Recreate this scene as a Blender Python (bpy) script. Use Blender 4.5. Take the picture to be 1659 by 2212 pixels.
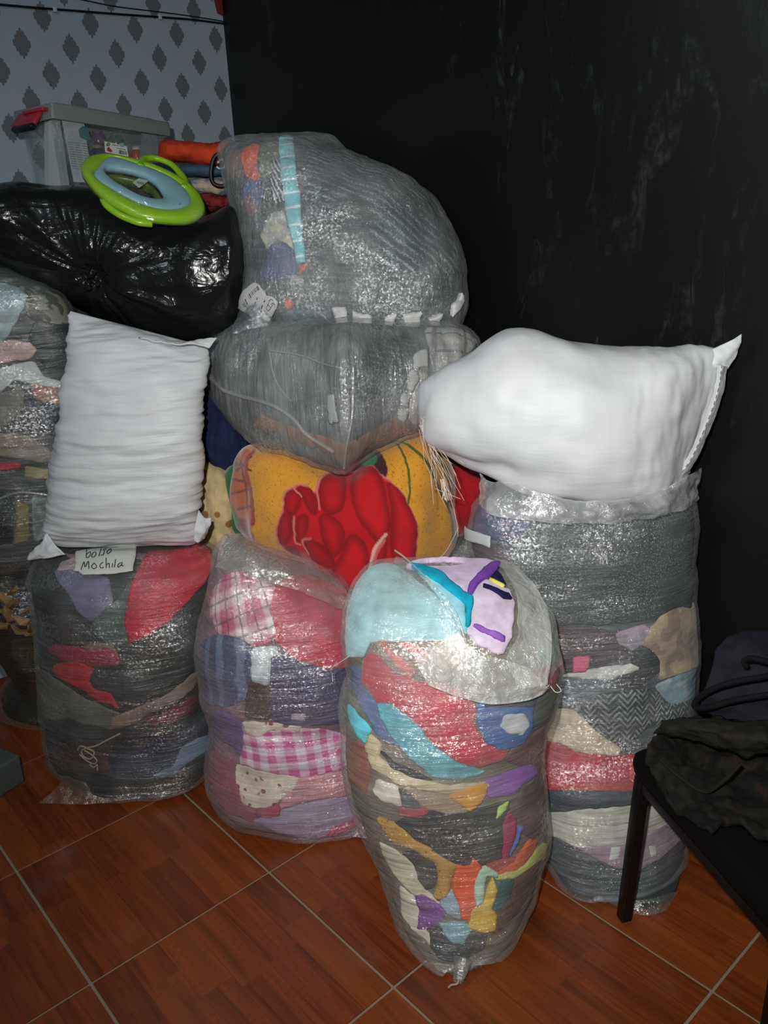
import bpy, bmesh, math, random
import numpy as np
from mathutils import Vector, noise as mnoise
from mathutils.geometry import delaunay_2d_cdt

for o in list(bpy.data.objects): bpy.data.objects.remove(o, do_unlink=True)
SC = bpy.context.scene
COL = SC.collection

# ------------------------------------------------------------------ camera
FPX, PITCH, ROLL, CAMH = 1770.4, 0.32497, -0.04828, 1.456
W_, H_ = 1659.0, 2212.0
fw = np.array([0, math.cos(PITCH), -math.sin(PITCH)])
_r = np.array([1.0, 0, 0]); _u = np.array([0, math.sin(PITCH), math.cos(PITCH)])
cr, sr = math.cos(ROLL), math.sin(ROLL)
RT = cr*_r + sr*_u; UP = -sr*_r + cr*_u
CAM = np.array([0, 0, CAMH])
cd = bpy.data.cameras.new('camera'); co = bpy.data.objects.new('camera', cd); COL.objects.link(co)
cd.sensor_fit = 'HORIZONTAL'; cd.sensor_width = 36.0; cd.lens = 36.0*FPX/W_; cd.clip_start = .02; cd.clip_end = 50
from mathutils import Matrix
M = Matrix(((RT[0], UP[0], -fw[0], 0), (RT[1], UP[1], -fw[1], 0), (RT[2], UP[2], -fw[2], CAMH), (0, 0, 0, 1)))
co.matrix_world = M
SC.camera = co

# ------------------------------------------------------------------ world, lamps, exposure
wd = bpy.data.worlds.new('world'); SC.world = wd; wd.use_nodes = True
wd.node_tree.nodes['Background'].inputs[0].default_value = (.55, .62, .8, 1)
wd.node_tree.nodes['Background'].inputs[1].default_value = .05
SC.view_settings.view_transform = 'Standard'; SC.view_settings.look = 'None'
SC.view_settings.gamma = 1; SC.view_settings.use_curve_mapping = False
SC.view_settings.exposure = 0.15
def lamp(name, kind, loc, energy, color, size, target=None, **kw):
    l = bpy.data.lights.new(name, kind); l.energy = energy; l.color = color
    if kind == 'AREA': l.size = size
    else: l.shadow_soft_size = size
    for k, v in kw.items(): setattr(l, k, v)
    o = bpy.data.objects.new(name, l); COL.objects.link(o); o.location = loc
    if target is not None:
        o.rotation_euler = (Vector(target)-Vector(loc)).to_track_quat('-Z', 'Y').to_euler()
    return o
# the phone's own flash, beside the lens: a directional beam that falls off towards its rim
lamp('phone_flash', 'SPOT', (-.10, .0, 1.60), 118, (1.0, .985, .95), .022, target=(.30, 2.0, .92), spot_size=math.radians(112), spot_blend=1.0)
# the room's weak cool ceiling bulb, behind and left of the camera
lamp('ceiling_bulb', 'POINT', (-1.0, .9, 2.42), 13, (.78, .9, 1.0), .06)

# ------------------------------------------------------------------ helpers
def lin(c):
    if isinstance(c, str):
        c = c.lstrip('#'); c = [int(c[i:i+2], 16)/255 for i in (0, 2, 4)]
    return tuple((x/12.92 if x <= .04045 else ((x+.055)/1.055)**2.4) for x in c)
def ray(x, y):
    return fw*FPX + RT*(x-W_/2) - UP*(y-H_/2)
def pt(x, y, Y):
    d = ray(x, y); return CAM + d*(Y/d[1])
def on_plane(x, y, p0, n):
    d = ray(x, y); return CAM + d*(np.dot(np.array(p0)-CAM, n)/np.dot(d, n))
def floor_pt(x, y, z=0.0): return on_plane(x, y, (0, 0, z), (0, 0, 1))
def proj(P):
    v = P-CAM; z = v@fw
    return W_/2+FPX*(v@RT)/z, H_/2-FPX*(v@UP)/z
WD = .7157
D1 = np.array([math.cos(WD), math.sin(WD), 0]); D2 = np.array([math.sin(WD), -math.cos(WD), 0])
CORNER = np.array([-.4776, 3.2665, 0])

class NT:
    def __init__(s, name):
        s.m = bpy.data.materials.new(name); s.m.use_nodes = True
        s.t = s.m.node_tree; s.b = s.t.nodes['Principled BSDF']; s.o = s.t.nodes['Material Output']
    def n(s, typ, **kw):
        nd = s.t.nodes.new(typ)
        for k, v in kw.items():
            if k[0] == '_': setattr(nd, k[1:], v)
        for k, v in kw.items():
            if k[0] != '_':
                key = int(k[1:]) if k[0] == 'i' and k[1:].isdigit() else k.replace('__', ' ')
                s.put(nd, key, v)
        return nd
    def put(s, nd, key, v):
        inp = nd.inputs[key]
        if isinstance(v, bpy.types.NodeSocket): s.t.links.new(v, inp)
        elif isinstance(v, bpy.types.Node): s.t.links.new(v.outputs[0], inp)
        else: inp.default_value = v
    def math(s, op, a, b=0.0, c=None, clamp=False):
        nd = s.n('ShaderNodeMath', _operation=op, _use_clamp=clamp); s.put(nd, 0, a); s.put(nd, 1, b)
        if c is not None: s.put(nd, 2, c)
        return nd.outputs[0]
    def mix(s, f, a, b):
        nd = s.n('ShaderNodeMix', _data_type='RGBA'); s.put(nd, 0, f)
        for k, v in ((6, a), (7, b)):
            if isinstance(v, (tuple, str)): v = (*lin(v), 1) if isinstance(v, str) else (*v[:3], 1)
            s.put(nd, k, v)
        return nd.outputs[2]
    def coord(s, which='Object', scale=(1, 1, 1), rot=(0, 0, 0)):
        tc = s.n('ShaderNodeTexCoord'); mp = s.n('ShaderNodeMapping'); s.put(mp, 0, tc.outputs[which])
        mp.inputs['Scale'].default_value = scale; mp.inputs['Rotation'].default_value = rot
        return mp.outputs[0]
    def noise(s, vec, scale, detail=3, rough=.55, dist=0.0):
        nd = s.n('ShaderNodeTexNoise'); s.put(nd, 'Vector', vec); nd.inputs['Scale'].default_value = scale
        nd.inputs['Detail'].default_value = detail; nd.inputs['Roughness'].default_value = rough; nd.inputs['Distortion'].default_value = dist
        return nd.outputs[0]
    def ramp(s, f, a, b):
        nd = s.n('ShaderNodeMapRange', _interpolation_type='SMOOTHSTEP'); s.put(nd, 0, f); s.put(nd, 1, a); s.put(nd, 2, b)
        return nd.outputs[0]
    def bump(s, h, strength=.5, dist=.01, prev=None):
        nd = s.n('ShaderNodeBump', Strength=strength, Distance=dist); s.put(nd, 'Height', h)
        if prev is not None: s.put(nd, 'Normal', prev)
        return nd.outputs[0]

_mc = {}
def fabric(color, rough=.85, pat=None, c2=None, sc=1.0, rot=0.0, sheen=.0, bumpk=1.0, axis='z', mott=.22):
    key = (color, rough, pat, c2, sc, rot, sheen, bumpk, axis)
    if key in _mc: return _mc[key]
    m = NT('fabric'); base = (*lin(color), 1); c2l = (*lin(c2), 1) if c2 else None
    ob = m.coord('Object'); uv = m.coord('UV', (sc, sc, sc), (0, 0, rot))
    sep = m.n('ShaderNodeSeparateXYZ'); m.put(sep, 0, uv); X, Y = sep.outputs[0], sep.outputs[1]
    col = base
    def stripe(v, freq, duty, soft=.06):
        a = m.math('ABSOLUTE', m.math('SUBTRACT', m.math('FRACT', m.math('MULTIPLY', v, freq)), .5))
        return m.ramp(a, .5-duty/2-soft, .5-duty/2+soft)
    if pat == 'gingham':
        f = m.math('ADD', m.math('MULTIPLY', stripe(X, 28, .5), .5), m.math('MULTIPLY', stripe(Y, 28, .5), .5)); col = m.mix(f, base, c2l)
    elif pat == 'plaid':
        f = m.math('ADD', m.math('MULTIPLY', stripe(X, 13, .42), .5), m.math('MULTIPLY', stripe(Y, 13, .42), .5)); col = m.mix(f, base, c2l)
        g = m.math('MAXIMUM', stripe(X, 26, .12, .03), stripe(Y, 26, .12, .03)); col = m.mix(m.math('MULTIPLY', g, .6), col, '#2b2430')
    elif pat == 'stripes':
        wob = m.math('ADD', X, m.math('MULTIPLY', m.noise(uv, 9), .06)); col = m.mix(stripe(wob, 40, .4), base, c2l)
    elif pat == 'bars':
        wob = m.math('ADD', Y, m.math('MULTIPLY', X, .25)); col = m.mix(stripe(wob, 26, .14, .04), base, c2l)
    elif pat == 'knit':
        wob = m.math('ADD', X, m.math('MULTIPLY', m.noise(uv, 5), .03)); f = stripe(wob, 52, .32, .16)
        f = m.math('MULTIPLY', f, m.ramp(m.noise(uv, 210, 1), .4, .55)); f = m.math('MULTIPLY', f, m.ramp(m.noise(uv, 12, 1), .35, .6)); col = m.mix(f, base, c2l)
    elif pat == 'floral':
        v = m.n('ShaderNodeTexVoronoi'); m.put(v, 'Vector', uv); v.inputs['Scale'].default_value = 55; v.inputs['Randomness'].default_value = 1
        f = m.math('SUBTRACT', 1.0, m.ramp(v.outputs['Distance'], .22, .34)); hue = m.noise(uv, 30, 0)
        cc = m.mix(m.ramp(hue, .45, .5), c2l, '#7c2e38'); f = m.math('MULTIPLY', f, m.ramp(m.noise(uv, 45, 0), .42, .5)); col = m.mix(f, base, cc)
    elif pat == 'blotch':
        f = m.ramp(m.noise(uv, 22, 2), .48, .56); col = m.mix(f, base, c2l)
    elif pat == 'speck':
        f = m.ramp(m.noise(uv, 320, 1, .5), .56, .64); f = m.math('MULTIPLY', f, m.ramp(m.noise(uv, 9, 1), .32, .55)); col = m.mix(f, base, c2l)
    elif pat == 'dots':
        v = m.n('ShaderNodeTexVoronoi'); m.put(v, 'Vector', uv); v.inputs['Scale'].default_value = 120
        col = m.mix(m.math('SUBTRACT', 1.0, m.ramp(v.outputs['Distance'], .14, .2)), base, c2l)
    elif pat == 'herring':
        tri = m.math('ABSOLUTE', m.math('SUBTRACT', m.math('FRACT', m.math('MULTIPLY', X, 34)), .5))
        f = stripe(m.math('ADD', m.math('MULTIPLY', tri, .032), Y), 95, .4, .14); f = m.math('MULTIPLY', f, m.ramp(m.noise(uv, 70, 2), .3, .6)); col = m.mix(f, base, c2l)
    elif pat == 'streak':
        f = m.ramp(m.noise(m.coord('UV', (5*sc, 85*sc, 1), (0, 0, rot)), 1.0, 4, .6, .4), .42, .66); col = m.mix(m.math('MULTIPLY', f, .8), base, c2l)
    elif pat == 'camo':
        f = m.ramp(m.noise(ob, 16, 2), .5, .55); col = m.mix(f, base, c2l); g = m.ramp(m.noise(ob, 21, 2, .5, 1.0), .6, .64); col = m.mix(g, col, '#20160e')
    elif pat == 'leaf':
        v = m.n('ShaderNodeTexVoronoi'); m.put(v, 'Vector', m.coord('Object', (1, .6, 1))); v.inputs['Scale'].default_value = 22
        col = m.mix(m.math('SUBTRACT', 1.0, m.ramp(v.outputs['Distance'], .22, .3)), base, c2l)
    ns = m.noise(ob, 28, 4)
    dark = m.n('ShaderNodeMix', _data_type='RGBA', _blend_type='MULTIPLY'); m.put(dark, 0, 1.0)
    m.put(dark, 6, col); g = m.n('ShaderNodeMapRange'); m.put(g, 0, ns); m.put(g, 1, .3); m.put(g, 2, .7); m.put(g, 3, 1-mott); m.put(g, 4, 1+mott)
    cmb = m.n('ShaderNodeCombineXYZ'); [m.put(cmb, i, g.outputs[0]) for i in range(3)]; m.put(dark, 7, cmb)
    m.put(m.b, 'Base Color', dark.outputs[2]); m.b.inputs['Roughness'].default_value = rough
    m.b.inputs['Specular IOR Level'].default_value = .25
    if sheen: m.b.inputs['Sheen Weight'].default_value = sheen; m.b.inputs['Sheen Roughness'].default_value = .5
    st = {'z': (5, 5, 55), 'x': (50, 30, 5), 'o': (22, 22, 22)}[axis]
    fold = m.noise(m.coord('Object', st), 1.0, 3, .5, .3)
    b1 = m.bump(fold, .6*bumpk, .011); b2 = m.bump(m.noise(ob, 420, 2), .22, .002, b1)
    m.put(m.b, 'Normal', b2)
    _mc[key] = m.m; return m.m

def film(name, base_op=.2, edge_op=.75, tint='#c9d0cf', rough=.26, gloss=.55, axis='z', crink=1.0, sc=1.0, fine=1.0):
    """thin clear woven plastic: a milky scattering sheet, denser at a slant, with a crinkled glossy skin"""
    key = (base_op, edge_op, tint, rough, gloss, axis, crink, sc, fine)
    if key in _mc: return _mc[key]
    m = NT(name); ob = m.coord('Object')
    st = {'z': (7, 7, 75), 'x': (60, 30, 6), 'o': (26, 26, 26), 'd': (50, 50, 14)}[axis]
    long_ = m.noise(m.coord('Object', tuple(v*sc for v in st), (0, 0, 0) if axis != 'd' else (0, .8, 0)), 1.0, 4, .6, .5)
    mid = m.noise(ob, 60*sc, 3, .6, .2)
    v = m.n('ShaderNodeTexVoronoi'); m.put(v, 'Vector', m.coord('Object', (1, 1, 1.6))); v.inputs['Scale'].default_value = 260
    b1 = m.bump(long_, .7*crink, .011); b2 = m.bump(mid, .35*crink, .004, b1); b3 = m.bump(m.noise(ob, 330, 2, .6), .75*fine, .0022, b2)
    lw = m.n('ShaderNodeLayerWeight', Blend=.5)
    fac = m.math('POWER', lw.outputs['Facing'], 2.6)
    patch = m.ramp(m.noise(ob, 9, 3), .35, .7)
    op = m.math('ADD', m.math('MULTIPLY', fac, edge_op-base_op), m.math('MULTIPLY', base_op*.62, m.math('ADD', .6, m.math('MULTIPLY', patch, .8))), clamp=True)
    dif = m.n('ShaderNodeBsdfDiffuse', Color=(*lin(tint), 1)); m.put(dif, 'Normal', b1)
    trl = m.n('ShaderNodeBsdfTranslucent', Color=(*lin(tint), 1))
    sct = m.n('ShaderNodeMixShader'); m.put(sct, 0, .3); m.put(sct, 1, dif); m.put(sct, 2, trl)
    tr = m.n('ShaderNodeBsdfTransparent')
    body = m.n('ShaderNodeMixShader'); m.put(body, 0, op); m.put(body, 1, tr); m.put(body, 2, sct)
    gl = m.n('ShaderNodeBsdfGlossy', Roughness=rough*.72, Color=(1, 1, 1, 1)); m.put(gl, 'Normal', b3)
    lw2 = m.n('ShaderNodeLayerWeight', Blend=.5); spk = m.ramp(m.noise(ob, 150, 2, .6), .42, .66); big = m.ramp(m.noise(m.coord('Object', (5, 5, 12) if axis == 'z' else (7, 7, 7)), 1.0, 2, .5), .42, .62); gf = m.math('ADD', m.math('MULTIPLY', gloss*.44, m.math('ADD', .18, m.math('MULTIPLY', m.math('MULTIPLY', spk, big), 1.6))), m.math('MULTIPLY', m.math('POWER', lw2.outputs['Facing'], 5.0), .18), clamp=True)
    gc = m.n('ShaderNodeCombineXYZ'); [m.put(gc, k_, gf) for k_ in range(3)]; m.put(gl, 'Color', gc)
    out = m.n('ShaderNodeAddShader'); m.put(out, 0, body); m.put(out, 1, gl)
    m.put(m.o, 'Surface', out)
    _mc[key] = m.m; return m.m

def simple(name, color, rough=.5, spec=.5, metal=0, bump_sc=0, bump_k=.2, alpha=1.0, coat=0):
    m = NT(name); m.b.inputs['Base Color'].default_value = (*lin(color), 1); m.b.inputs['Roughness'].default_value = rough
    m.b.inputs['Specular IOR Level'].default_value = spec; m.b.inputs['Metallic'].default_value = metal; m.b.inputs['Alpha'].default_value = alpha
    m.b.inputs['Coat Weight'].default_value = coat
    if bump_sc: m.put(m.b, 'Normal', m.bump(m.noise(m.coord('Object'), bump_sc, 3), bump_k, .004))
    return m.m

def tag(o, label=None, cat=None, group=None, kind=None):
    if label: o['label'] = label
    if cat: o['category'] = cat
    if group: o['group'] = group
    if kind: o['kind'] = kind
    return o
def root(name, loc, label, cat, group=None):
    o = bpy.data.objects.new(name, None); COL.objects.link(o); o.location = tuple(float(v) for v in loc); o.empty_display_size = .05
    return tag(o, label, cat, group)
def mesh(name, V, F, mat, parent=None, smooth=True, uv=None, origin=None, mats=None):
    V = np.asarray(V, float)
    off = np.array(parent.matrix_world.translation) if False else None
    if parent is not None:
        org = np.array(world_loc(parent)); loc = (0, 0, 0)
    else:
        org = V.mean(0) if origin is None else np.asarray(origin, float); loc = org
    me = bpy.data.meshes.new(name); me.from_pydata((V-org).tolist(), [], [tuple(int(i) for i in f) for f in F]); me.update()
    if smooth: me.polygons.foreach_set('use_smooth', [True]*len(me.polygons))
    if uv is not None:
        l = me.uv_layers.new(name='UVMap'); idx = np.zeros(len(me.loops), int); me.loops.foreach_get('vertex_index', idx)
        l.data.foreach_set('uv', np.asarray(uv, float)[idx].ravel())
    me.materials.append(mat)
    o = bpy.data.objects.new(name, me); COL.objects.link(o)
    if parent is not None: o.parent = parent
    else: o.location = tuple(loc)
    return o
def world_loc(o):
    v = Vector(o.location)
    while o.parent is not None: o = o.parent; v = v+Vector(o.location)
    return v

def catmull(pts, n):
    P = np.asarray(pts, float); k = len(P)
    if k == 2:
        t = np.linspace(0, 1, n)[:, None]; return P[0]*(1-t)+P[1]*t
    E = np.vstack([2*P[0]-P[1], P, 2*P[-1]-P[-2]]); t = np.linspace(0, k-1-1e-9, n); i = t.astype(int); f = (t-i)[:, None]
    p0, p1, p2, p3 = E[i], E[i+1], E[i+2], E[i+3]
    return .5*((2*p1)+(-p0+p2)*f+(2*p0-5*p1+4*p2-p3)*f*f+(-p0+3*p1-3*p2+p3)*f**3)
def tube(pts, r, n=40, seg=8, closed=False, rr=None):
    P = catmull(list(pts)+([pts[0]] if closed else []), n) if len(pts) > 1 else np.array(pts)
    T = np.gradient(P, axis=0); T /= np.linalg.norm(T, axis=1)[:, None]+1e-12
    V = []; nrm = np.array([.13, .3, 1.0]); F = []
    for i in range(len(P)):
        nrm = nrm-T[i]*(nrm@T[i]); nrm /= np.linalg.norm(nrm)+1e-12; b = np.cross(T[i], nrm)
        q = r if rr is None else r*rr(i/(len(P)-1))
        for k in range(seg):
            a = 2*math.pi*k/seg; V.append(P[i]+q*(math.cos(a)*nrm+math.sin(a)*b))
    for i in range(len(P)-1):
        for k in range(seg):
            F.append((i*seg+k, i*seg+(k+1) % seg, (i+1)*seg+(k+1) % seg, (i+1)*seg+k))
    F.append(tuple(range(seg))[::-1]); F.append(tuple((len(P)-1)*seg+k for k in range(seg)))
    return V, F
def join(parts):
    V, F, o = [], [], 0
    for v, f in parts:
        V += list(v); F += [tuple(i+o for i in q) for q in f]; o += len(v)
    return V, F
def boxmesh(c, ax, hs, bev=.006):
    """rounded box: centre, three axes, half sizes"""
    bm = bmesh.new(); bmesh.ops.create_cube(bm, size=2)
    for v in bm.verts: v.co = Vector((v.co.x*hs[0], v.co.y*hs[1], v.co.z*hs[2]))
    if bev: bmesh.ops.bevel(bm, geom=bm.edges[:], offset=min(bev, min(hs)*.9), segments=2, affect='EDGES', profile=.6)
    V = [np.asarray(c)+ax[0]*v.co.x+ax[1]*v.co.y+ax[2]*v.co.z for v in bm.verts]; F = [tuple(v.index for v in f.verts) for f in bm.faces]
    bm.verts.index_update(); bm.free(); return V, F
def fbm(p, s, seed=0.0, oct=3):
    return mnoise.fractal(Vector((p[0]*s[0]+seed, p[1]*s[1]+seed*1.7, p[2]*s[2]-seed)), .7, 2.0, oct)

class Body:
    """a stuffed bag as a closed loft through sections; each section is given by its two extreme points and its depth"""
    def __init__(s, secs, NU=128, NV=110, expo=2.3, lump=.006, fold=.003, axis='z', seed=1.0, floor=False, bias=0.0, extra=None, fsc=1.0):
        A = catmull([pt(*q[0], q[2]) for q in secs], NV); B = catmull([pt(*q[1], q[2]) for q in secs], NV); D = catmull([[q[3]] for q in secs], NV)[:, 0]
        C = (A+B)/2; a = (B-A)/2; s.C = C
        G = np.zeros((NV, NU, 3)); an = np.linspace(0, 2*math.pi, NU, endpoint=False)
        cs = np.sign(np.cos(an))*np.abs(np.cos(an))**(2/expo); sn = np.sign(np.sin(an))*np.abs(np.sin(an))**(2/expo)
        for i in range(NV):
            dr = C[i]-CAM; dr[2] = 0
            if axis == 'x': dr = C[i]-CAM; dr -= a[i]*(dr@a[i])/(a[i]@a[i]+1e-12)
            dr /= np.linalg.norm(dr)
            # u runs: front (towards the camera) at u=.25
            G[i] = C[i]-a[i]*cs[:, None]-dr*max(D[i], .004)*sn[:, None]
        s.NU, s.NV = NU, NV
        N = s.normals(G)
        G0 = G.copy(); N0 = N.copy()
        fs = {'z': (5, 5, 42), 'x': (38, 20, 6), 'o': (16, 16, 16)}[axis]
        fs = tuple(v*fsc for v in fs)
        for i in range(NV):
            e = min(1, min(i, NV-1-i)/6)
            for j in range(NU):
                p = G[i, j]; h = lump*fbm(p, (7, 7, 7), seed, 2)+fold*fbm(p, fs, seed+9, 3)
                if extra: h += extra(p, i/(NV-1), j/NU)
                G[i, j] = p+N[i, j]*h*e
        if floor: G[..., 2] = np.maximum(G[..., 2], .004)
        dw = (G-CORNER)@D1+.04; G -= np.maximum(dw, 0)[..., None]*D1      # a sack that reaches the wall flattens against it
        s.G = G; s.N = s.normals(G)
        fl = (N0*(CAM-G0)).sum(2); s.front = fl > -.02
        s.px, s.py = proj(G0.reshape(-1, 3)); s.px = s.px.reshape(NV, NU); s.py = s.py.reshape(NV, NU)
        s.bx = (s.px[s.front].min(), s.px[s.front].max())
    def normals(s, G):
        du = np.roll(G, -1, 1)-np.roll(G, 1, 1); dv = np.gradient(G, axis=0)
        N = np.cross(du, dv); n = np.linalg.norm(N, axis=2, keepdims=True); N = N/(n+1e-12)
        c = G.mean(axis=(1), keepdims=True)
        if ((G-c)*N).sum() < 0: N = -N
        return N
    def faces(s, keep=None):
        F = []
        for i in range(s.NV-1):
            for j in range(s.NU):
                if keep is None or keep(i, j): F.append((i*s.NU+j, i*s.NU+(j+1) % s.NU, (i+1)*s.NU+(j+1) % s.NU, (i+1)*s.NU+j))
        return F
    def build(s, name, mat, parent=None, off=0.0, noise_fn=None, keep=None, cap=True, floor=True):
        G = s.G+s.N*off
        if noise_fn:
            for i in range(s.NV):
                for j in range(s.NU): G[i, j] = G[i, j]+s.N[i, j]*noise_fn(G[i, j])
        if floor: G[..., 2] = np.maximum(G[..., 2], .0025 if off else .005)
        V = list(G.reshape(-1, 3)); F = s.faces(keep)
        if cap:
            for i in (0, s.NV-1):
                V.append(G[i].mean(0)); k = len(V)-1
                for j in range(s.NU):
                    q = (i*s.NU+j, i*s.NU+(j+1) % s.NU, k); F.append(q if i else q[::-1])
        uu, vv = np.meshgrid(np.arange(s.NU)*s.ulen(), np.arange(s.NV)*s.vlen()); uv = list(np.stack([uu.ravel(), vv.ravel()], 1))+[[0, 0]]*2
        return mesh(name, V, F, mat, parent, uv=uv[:len(V)])
    def ulen(s):
        g = s.G[s.NV//2]; return np.linalg.norm(g-np.roll(g, 1, 0), axis=1).sum()/s.NU
    def vlen(s): return np.linalg.norm(np.diff(s.G[:, s.NU//4], axis=0), axis=1).sum()/(s.NV-1)
    def uvq(s, x, y):
        d = (s.px-x)**2+(s.py-y)**2; d = np.where(s.front, d, 1e12); k = int(np.argmin(d)); i, j = divmod(k, s.NU)
        dist = math.sqrt(d.flat[k]); fi, fj = float(i), float(j)
        i0, i1 = max(i-1, 0), min(i+1, s.NV-1); ja, jb = (j-1) % s.NU, (j+1) % s.NU
        J = np.array([[(s.px[i1, j]-s.px[i0, j])/(i1-i0), (s.px[i, jb]-s.px[i, ja])/2], [(s.py[i1, j]-s.py[i0, j])/(i1-i0), (s.py[i, jb]-s.py[i, ja])/2]])
        if abs(np.linalg.det(J)) > 1e-3:
            st = np.linalg.solve(J, [x-s.px[i, j], y-s.py[i, j]]); fi += float(np.clip(st[0], -1, 1)); fj += float(np.clip(st[1], -1, 1))
        if dist > max(7, .85*math.hypot(abs(J[:, 0]).sum(), abs(J[:, 1]).sum())):      # beyond the silhouette: carry on round the back
            ext = min(dist, 50)*.3*s.NU/128
            c = s.px[i].mean(); fj += -ext if (j-s.NU*.25 + s.NU*.5) % s.NU-s.NU*.5 < 0 else ext
        return fj, min(max(fi, 0), s.NV-1)
    def at(s, fj, fi, off):
        i = np.clip(np.floor(fi).astype(int), 0, s.NV-2); f = (fi-i)[:, None]; j = np.floor(fj).astype(int); g = (fj-j)[:, None]
        ja = j % s.NU; jb = (j+1) % s.NU
        def S(Q): return (Q[i, ja]*(1-f)+Q[i+1, ja]*f)*(1-g)+(Q[i, jb]*(1-f)+Q[i+1, jb]*f)*g
        return S(s.G)+S(s.N)*np.asarray(off).reshape(-1, 1)
    def at_px(s, x, y, off=.004):
        j, i = s.uvq(x, y); return s.at(np.array([j]), np.array([i]), [off])[0]
    def patch(s, name, poly, mat, off=.003, parent=None, smooth=1, wob=1.0, step=.5, skirt=.012, rot=0.0, fn=None, ripple=0.0):
        P = [np.array(p, float) for p in poly]
        for _ in range(smooth):
            Q = []
            for a, b in zip(P, P[1:]+P[:1]): Q += [a*.91+b*.09, a*.09+b*.91]
            P = Q
        E = []
        for a, b in zip(P, P[1:]+P[:1]):
            n = max(1, int(np.linalg.norm(b-a)/7))
            for k in range(n): E.append(a+(b-a)*k/n)
        if wob: E = [e+wob*np.array([2.6*mnoise.noise(Vector((e[0]*.05, e[1]*.05, z_)))+1.5*mnoise.noise(Vector((e[0]*.16, e[1]*.16, z_))) for z_ in (3.3, 9.3)]) for e in E]
        U = np.array([s.uvq(*e) for e in E])
        # unwrap
        for k in range(1, len(U)):
            while U[k, 0]-U[k-1, 0] > s.NU/2: U[k, 0] -= s.NU
            while U[k, 0]-U[k-1, 0] < -s.NU/2: U[k, 0] += s.NU
        lo, hi = U.min(0)-1, U.max(0)+1
        xs = np.arange(lo[0], hi[0]+step, step); ys = np.arange(lo[1], hi[1]+step, step)
        if len(xs)*len(ys) > 90000: step *= 2; xs = np.arange(lo[0], hi[0]+step, step); ys = np.arange(lo[1], hi[1]+step, step)
        X, Y = np.meshgrid(xs, ys); P2 = np.stack([X.ravel(), Y.ravel()], 1)
        A = U; B = np.roll(U, -1, 0)
        def edge_dist(Q):
            best = np.full(len(Q), 1e9)
            for a, b in zip(A, B):
                d = b-a; L = d@d
                if L < 1e-12: continue
                t = np.clip(((Q-a)@d)/L, 0, 1); best = np.minimum(best, ((Q-a-t[:, None]*d)**2).sum(1))
            return np.sqrt(best)
        ins = np.zeros(len(P2), bool)
        for a, b in zip(A, B):
            cond = (a[1] > P2[:, 1]) != (b[1] > P2[:, 1])
            with np.errstate(divide='ignore', invalid='ignore'): xi = (b[0]-a[0])*(P2[:, 1]-a[1])/(b[1]-a[1])+a[0]
            ins ^= cond & (P2[:, 0] < xi)
        IN = P2[ins]; 
        if len(IN): IN = IN[edge_dist(IN) > step*.45]
        BD = []
        for a, b in zip(A, B):
            n_ = max(1, int(round(np.linalg.norm(b-a)/step)))
            for k in range(n_): BD.append(a+(b-a)*k/n_)
        nb_ = len(BD); pts_ = [Vector(v) for v in BD]+[Vector(v) for v in IN]
        cv, ce, cf, *_ = delaunay_2d_cdt(pts_, [(k, (k+1) % nb_) for k in range(nb_)], [], 1, 1e-4)
        if not cf: return None
        P2 = np.array([tuple(v) for v in cv])
        tri = [tuple(f) for f in cf]; cen = np.array([(P2[list(f)]).mean(0) for f in tri]); keep = np.zeros(len(cen), bool)
        for a, b in zip(A, B):
            cond = (a[1] > cen[:, 1]) != (b[1] > cen[:, 1])
            with np.errstate(divide='ignore', invalid='ignore'): xi = (b[0]-a[0])*(cen[:, 1]-a[1])/(b[1]-a[1])+a[0]
            keep ^= cond & (cen[:, 0] < xi)
        F = [f for f, k in zip(tri, keep) if k]
        if not F: return None
        best = edge_dist(P2)
        dist = best*s.ulen(); h = off+.0022*np.minimum(dist/.008, 1)**.5
        fi = np.clip(P2[:, 1], 0, s.NV-1.001); V = s.at(P2[:, 0], fi, h)
        idx = -np.ones(len(P2), int)
        used = sorted({q for f in F for q in f}); idx[used] = np.arange(len(used)); F = [tuple(idx[q] for q in f) for f in F]
        V2 = [V[k] for k in used]; uvr = P2[used]*np.array([s.ulen(), s.vlen()])
        cnt = {}
        for f in F:
            for a, b in zip(f, f[1:]+f[:1]): cnt[(a, b)] = 1
        low = s.at(P2[used][:, 0], fi[used], np.full(len(used), off-skirt)); mp = {}; F2 = []
        for (a, b) in cnt:
            if (b, a) not in cnt:
                for q in (a, b):
                    if q not in mp: mp[q] = len(V2); V2.append(low[q])
                F2.append((b, a, mp[a], mp[b]))
        uv = np.vstack([uvr, np.array([uvr[q] for q in mp])]) if mp else uvr
        cr_, sr_ = math.cos(rot), math.sin(rot); uv = np.stack([uv[:, 0]*cr_-uv[:, 1]*sr_, uv[:, 0]*sr_+uv[:, 1]*cr_], 1)
        VV = np.array(V2); VV[:, 2] = np.maximum(VV[:, 2], .004)
        return mesh(name, VV, F+F2, mat, parent, uv=uv)

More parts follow.
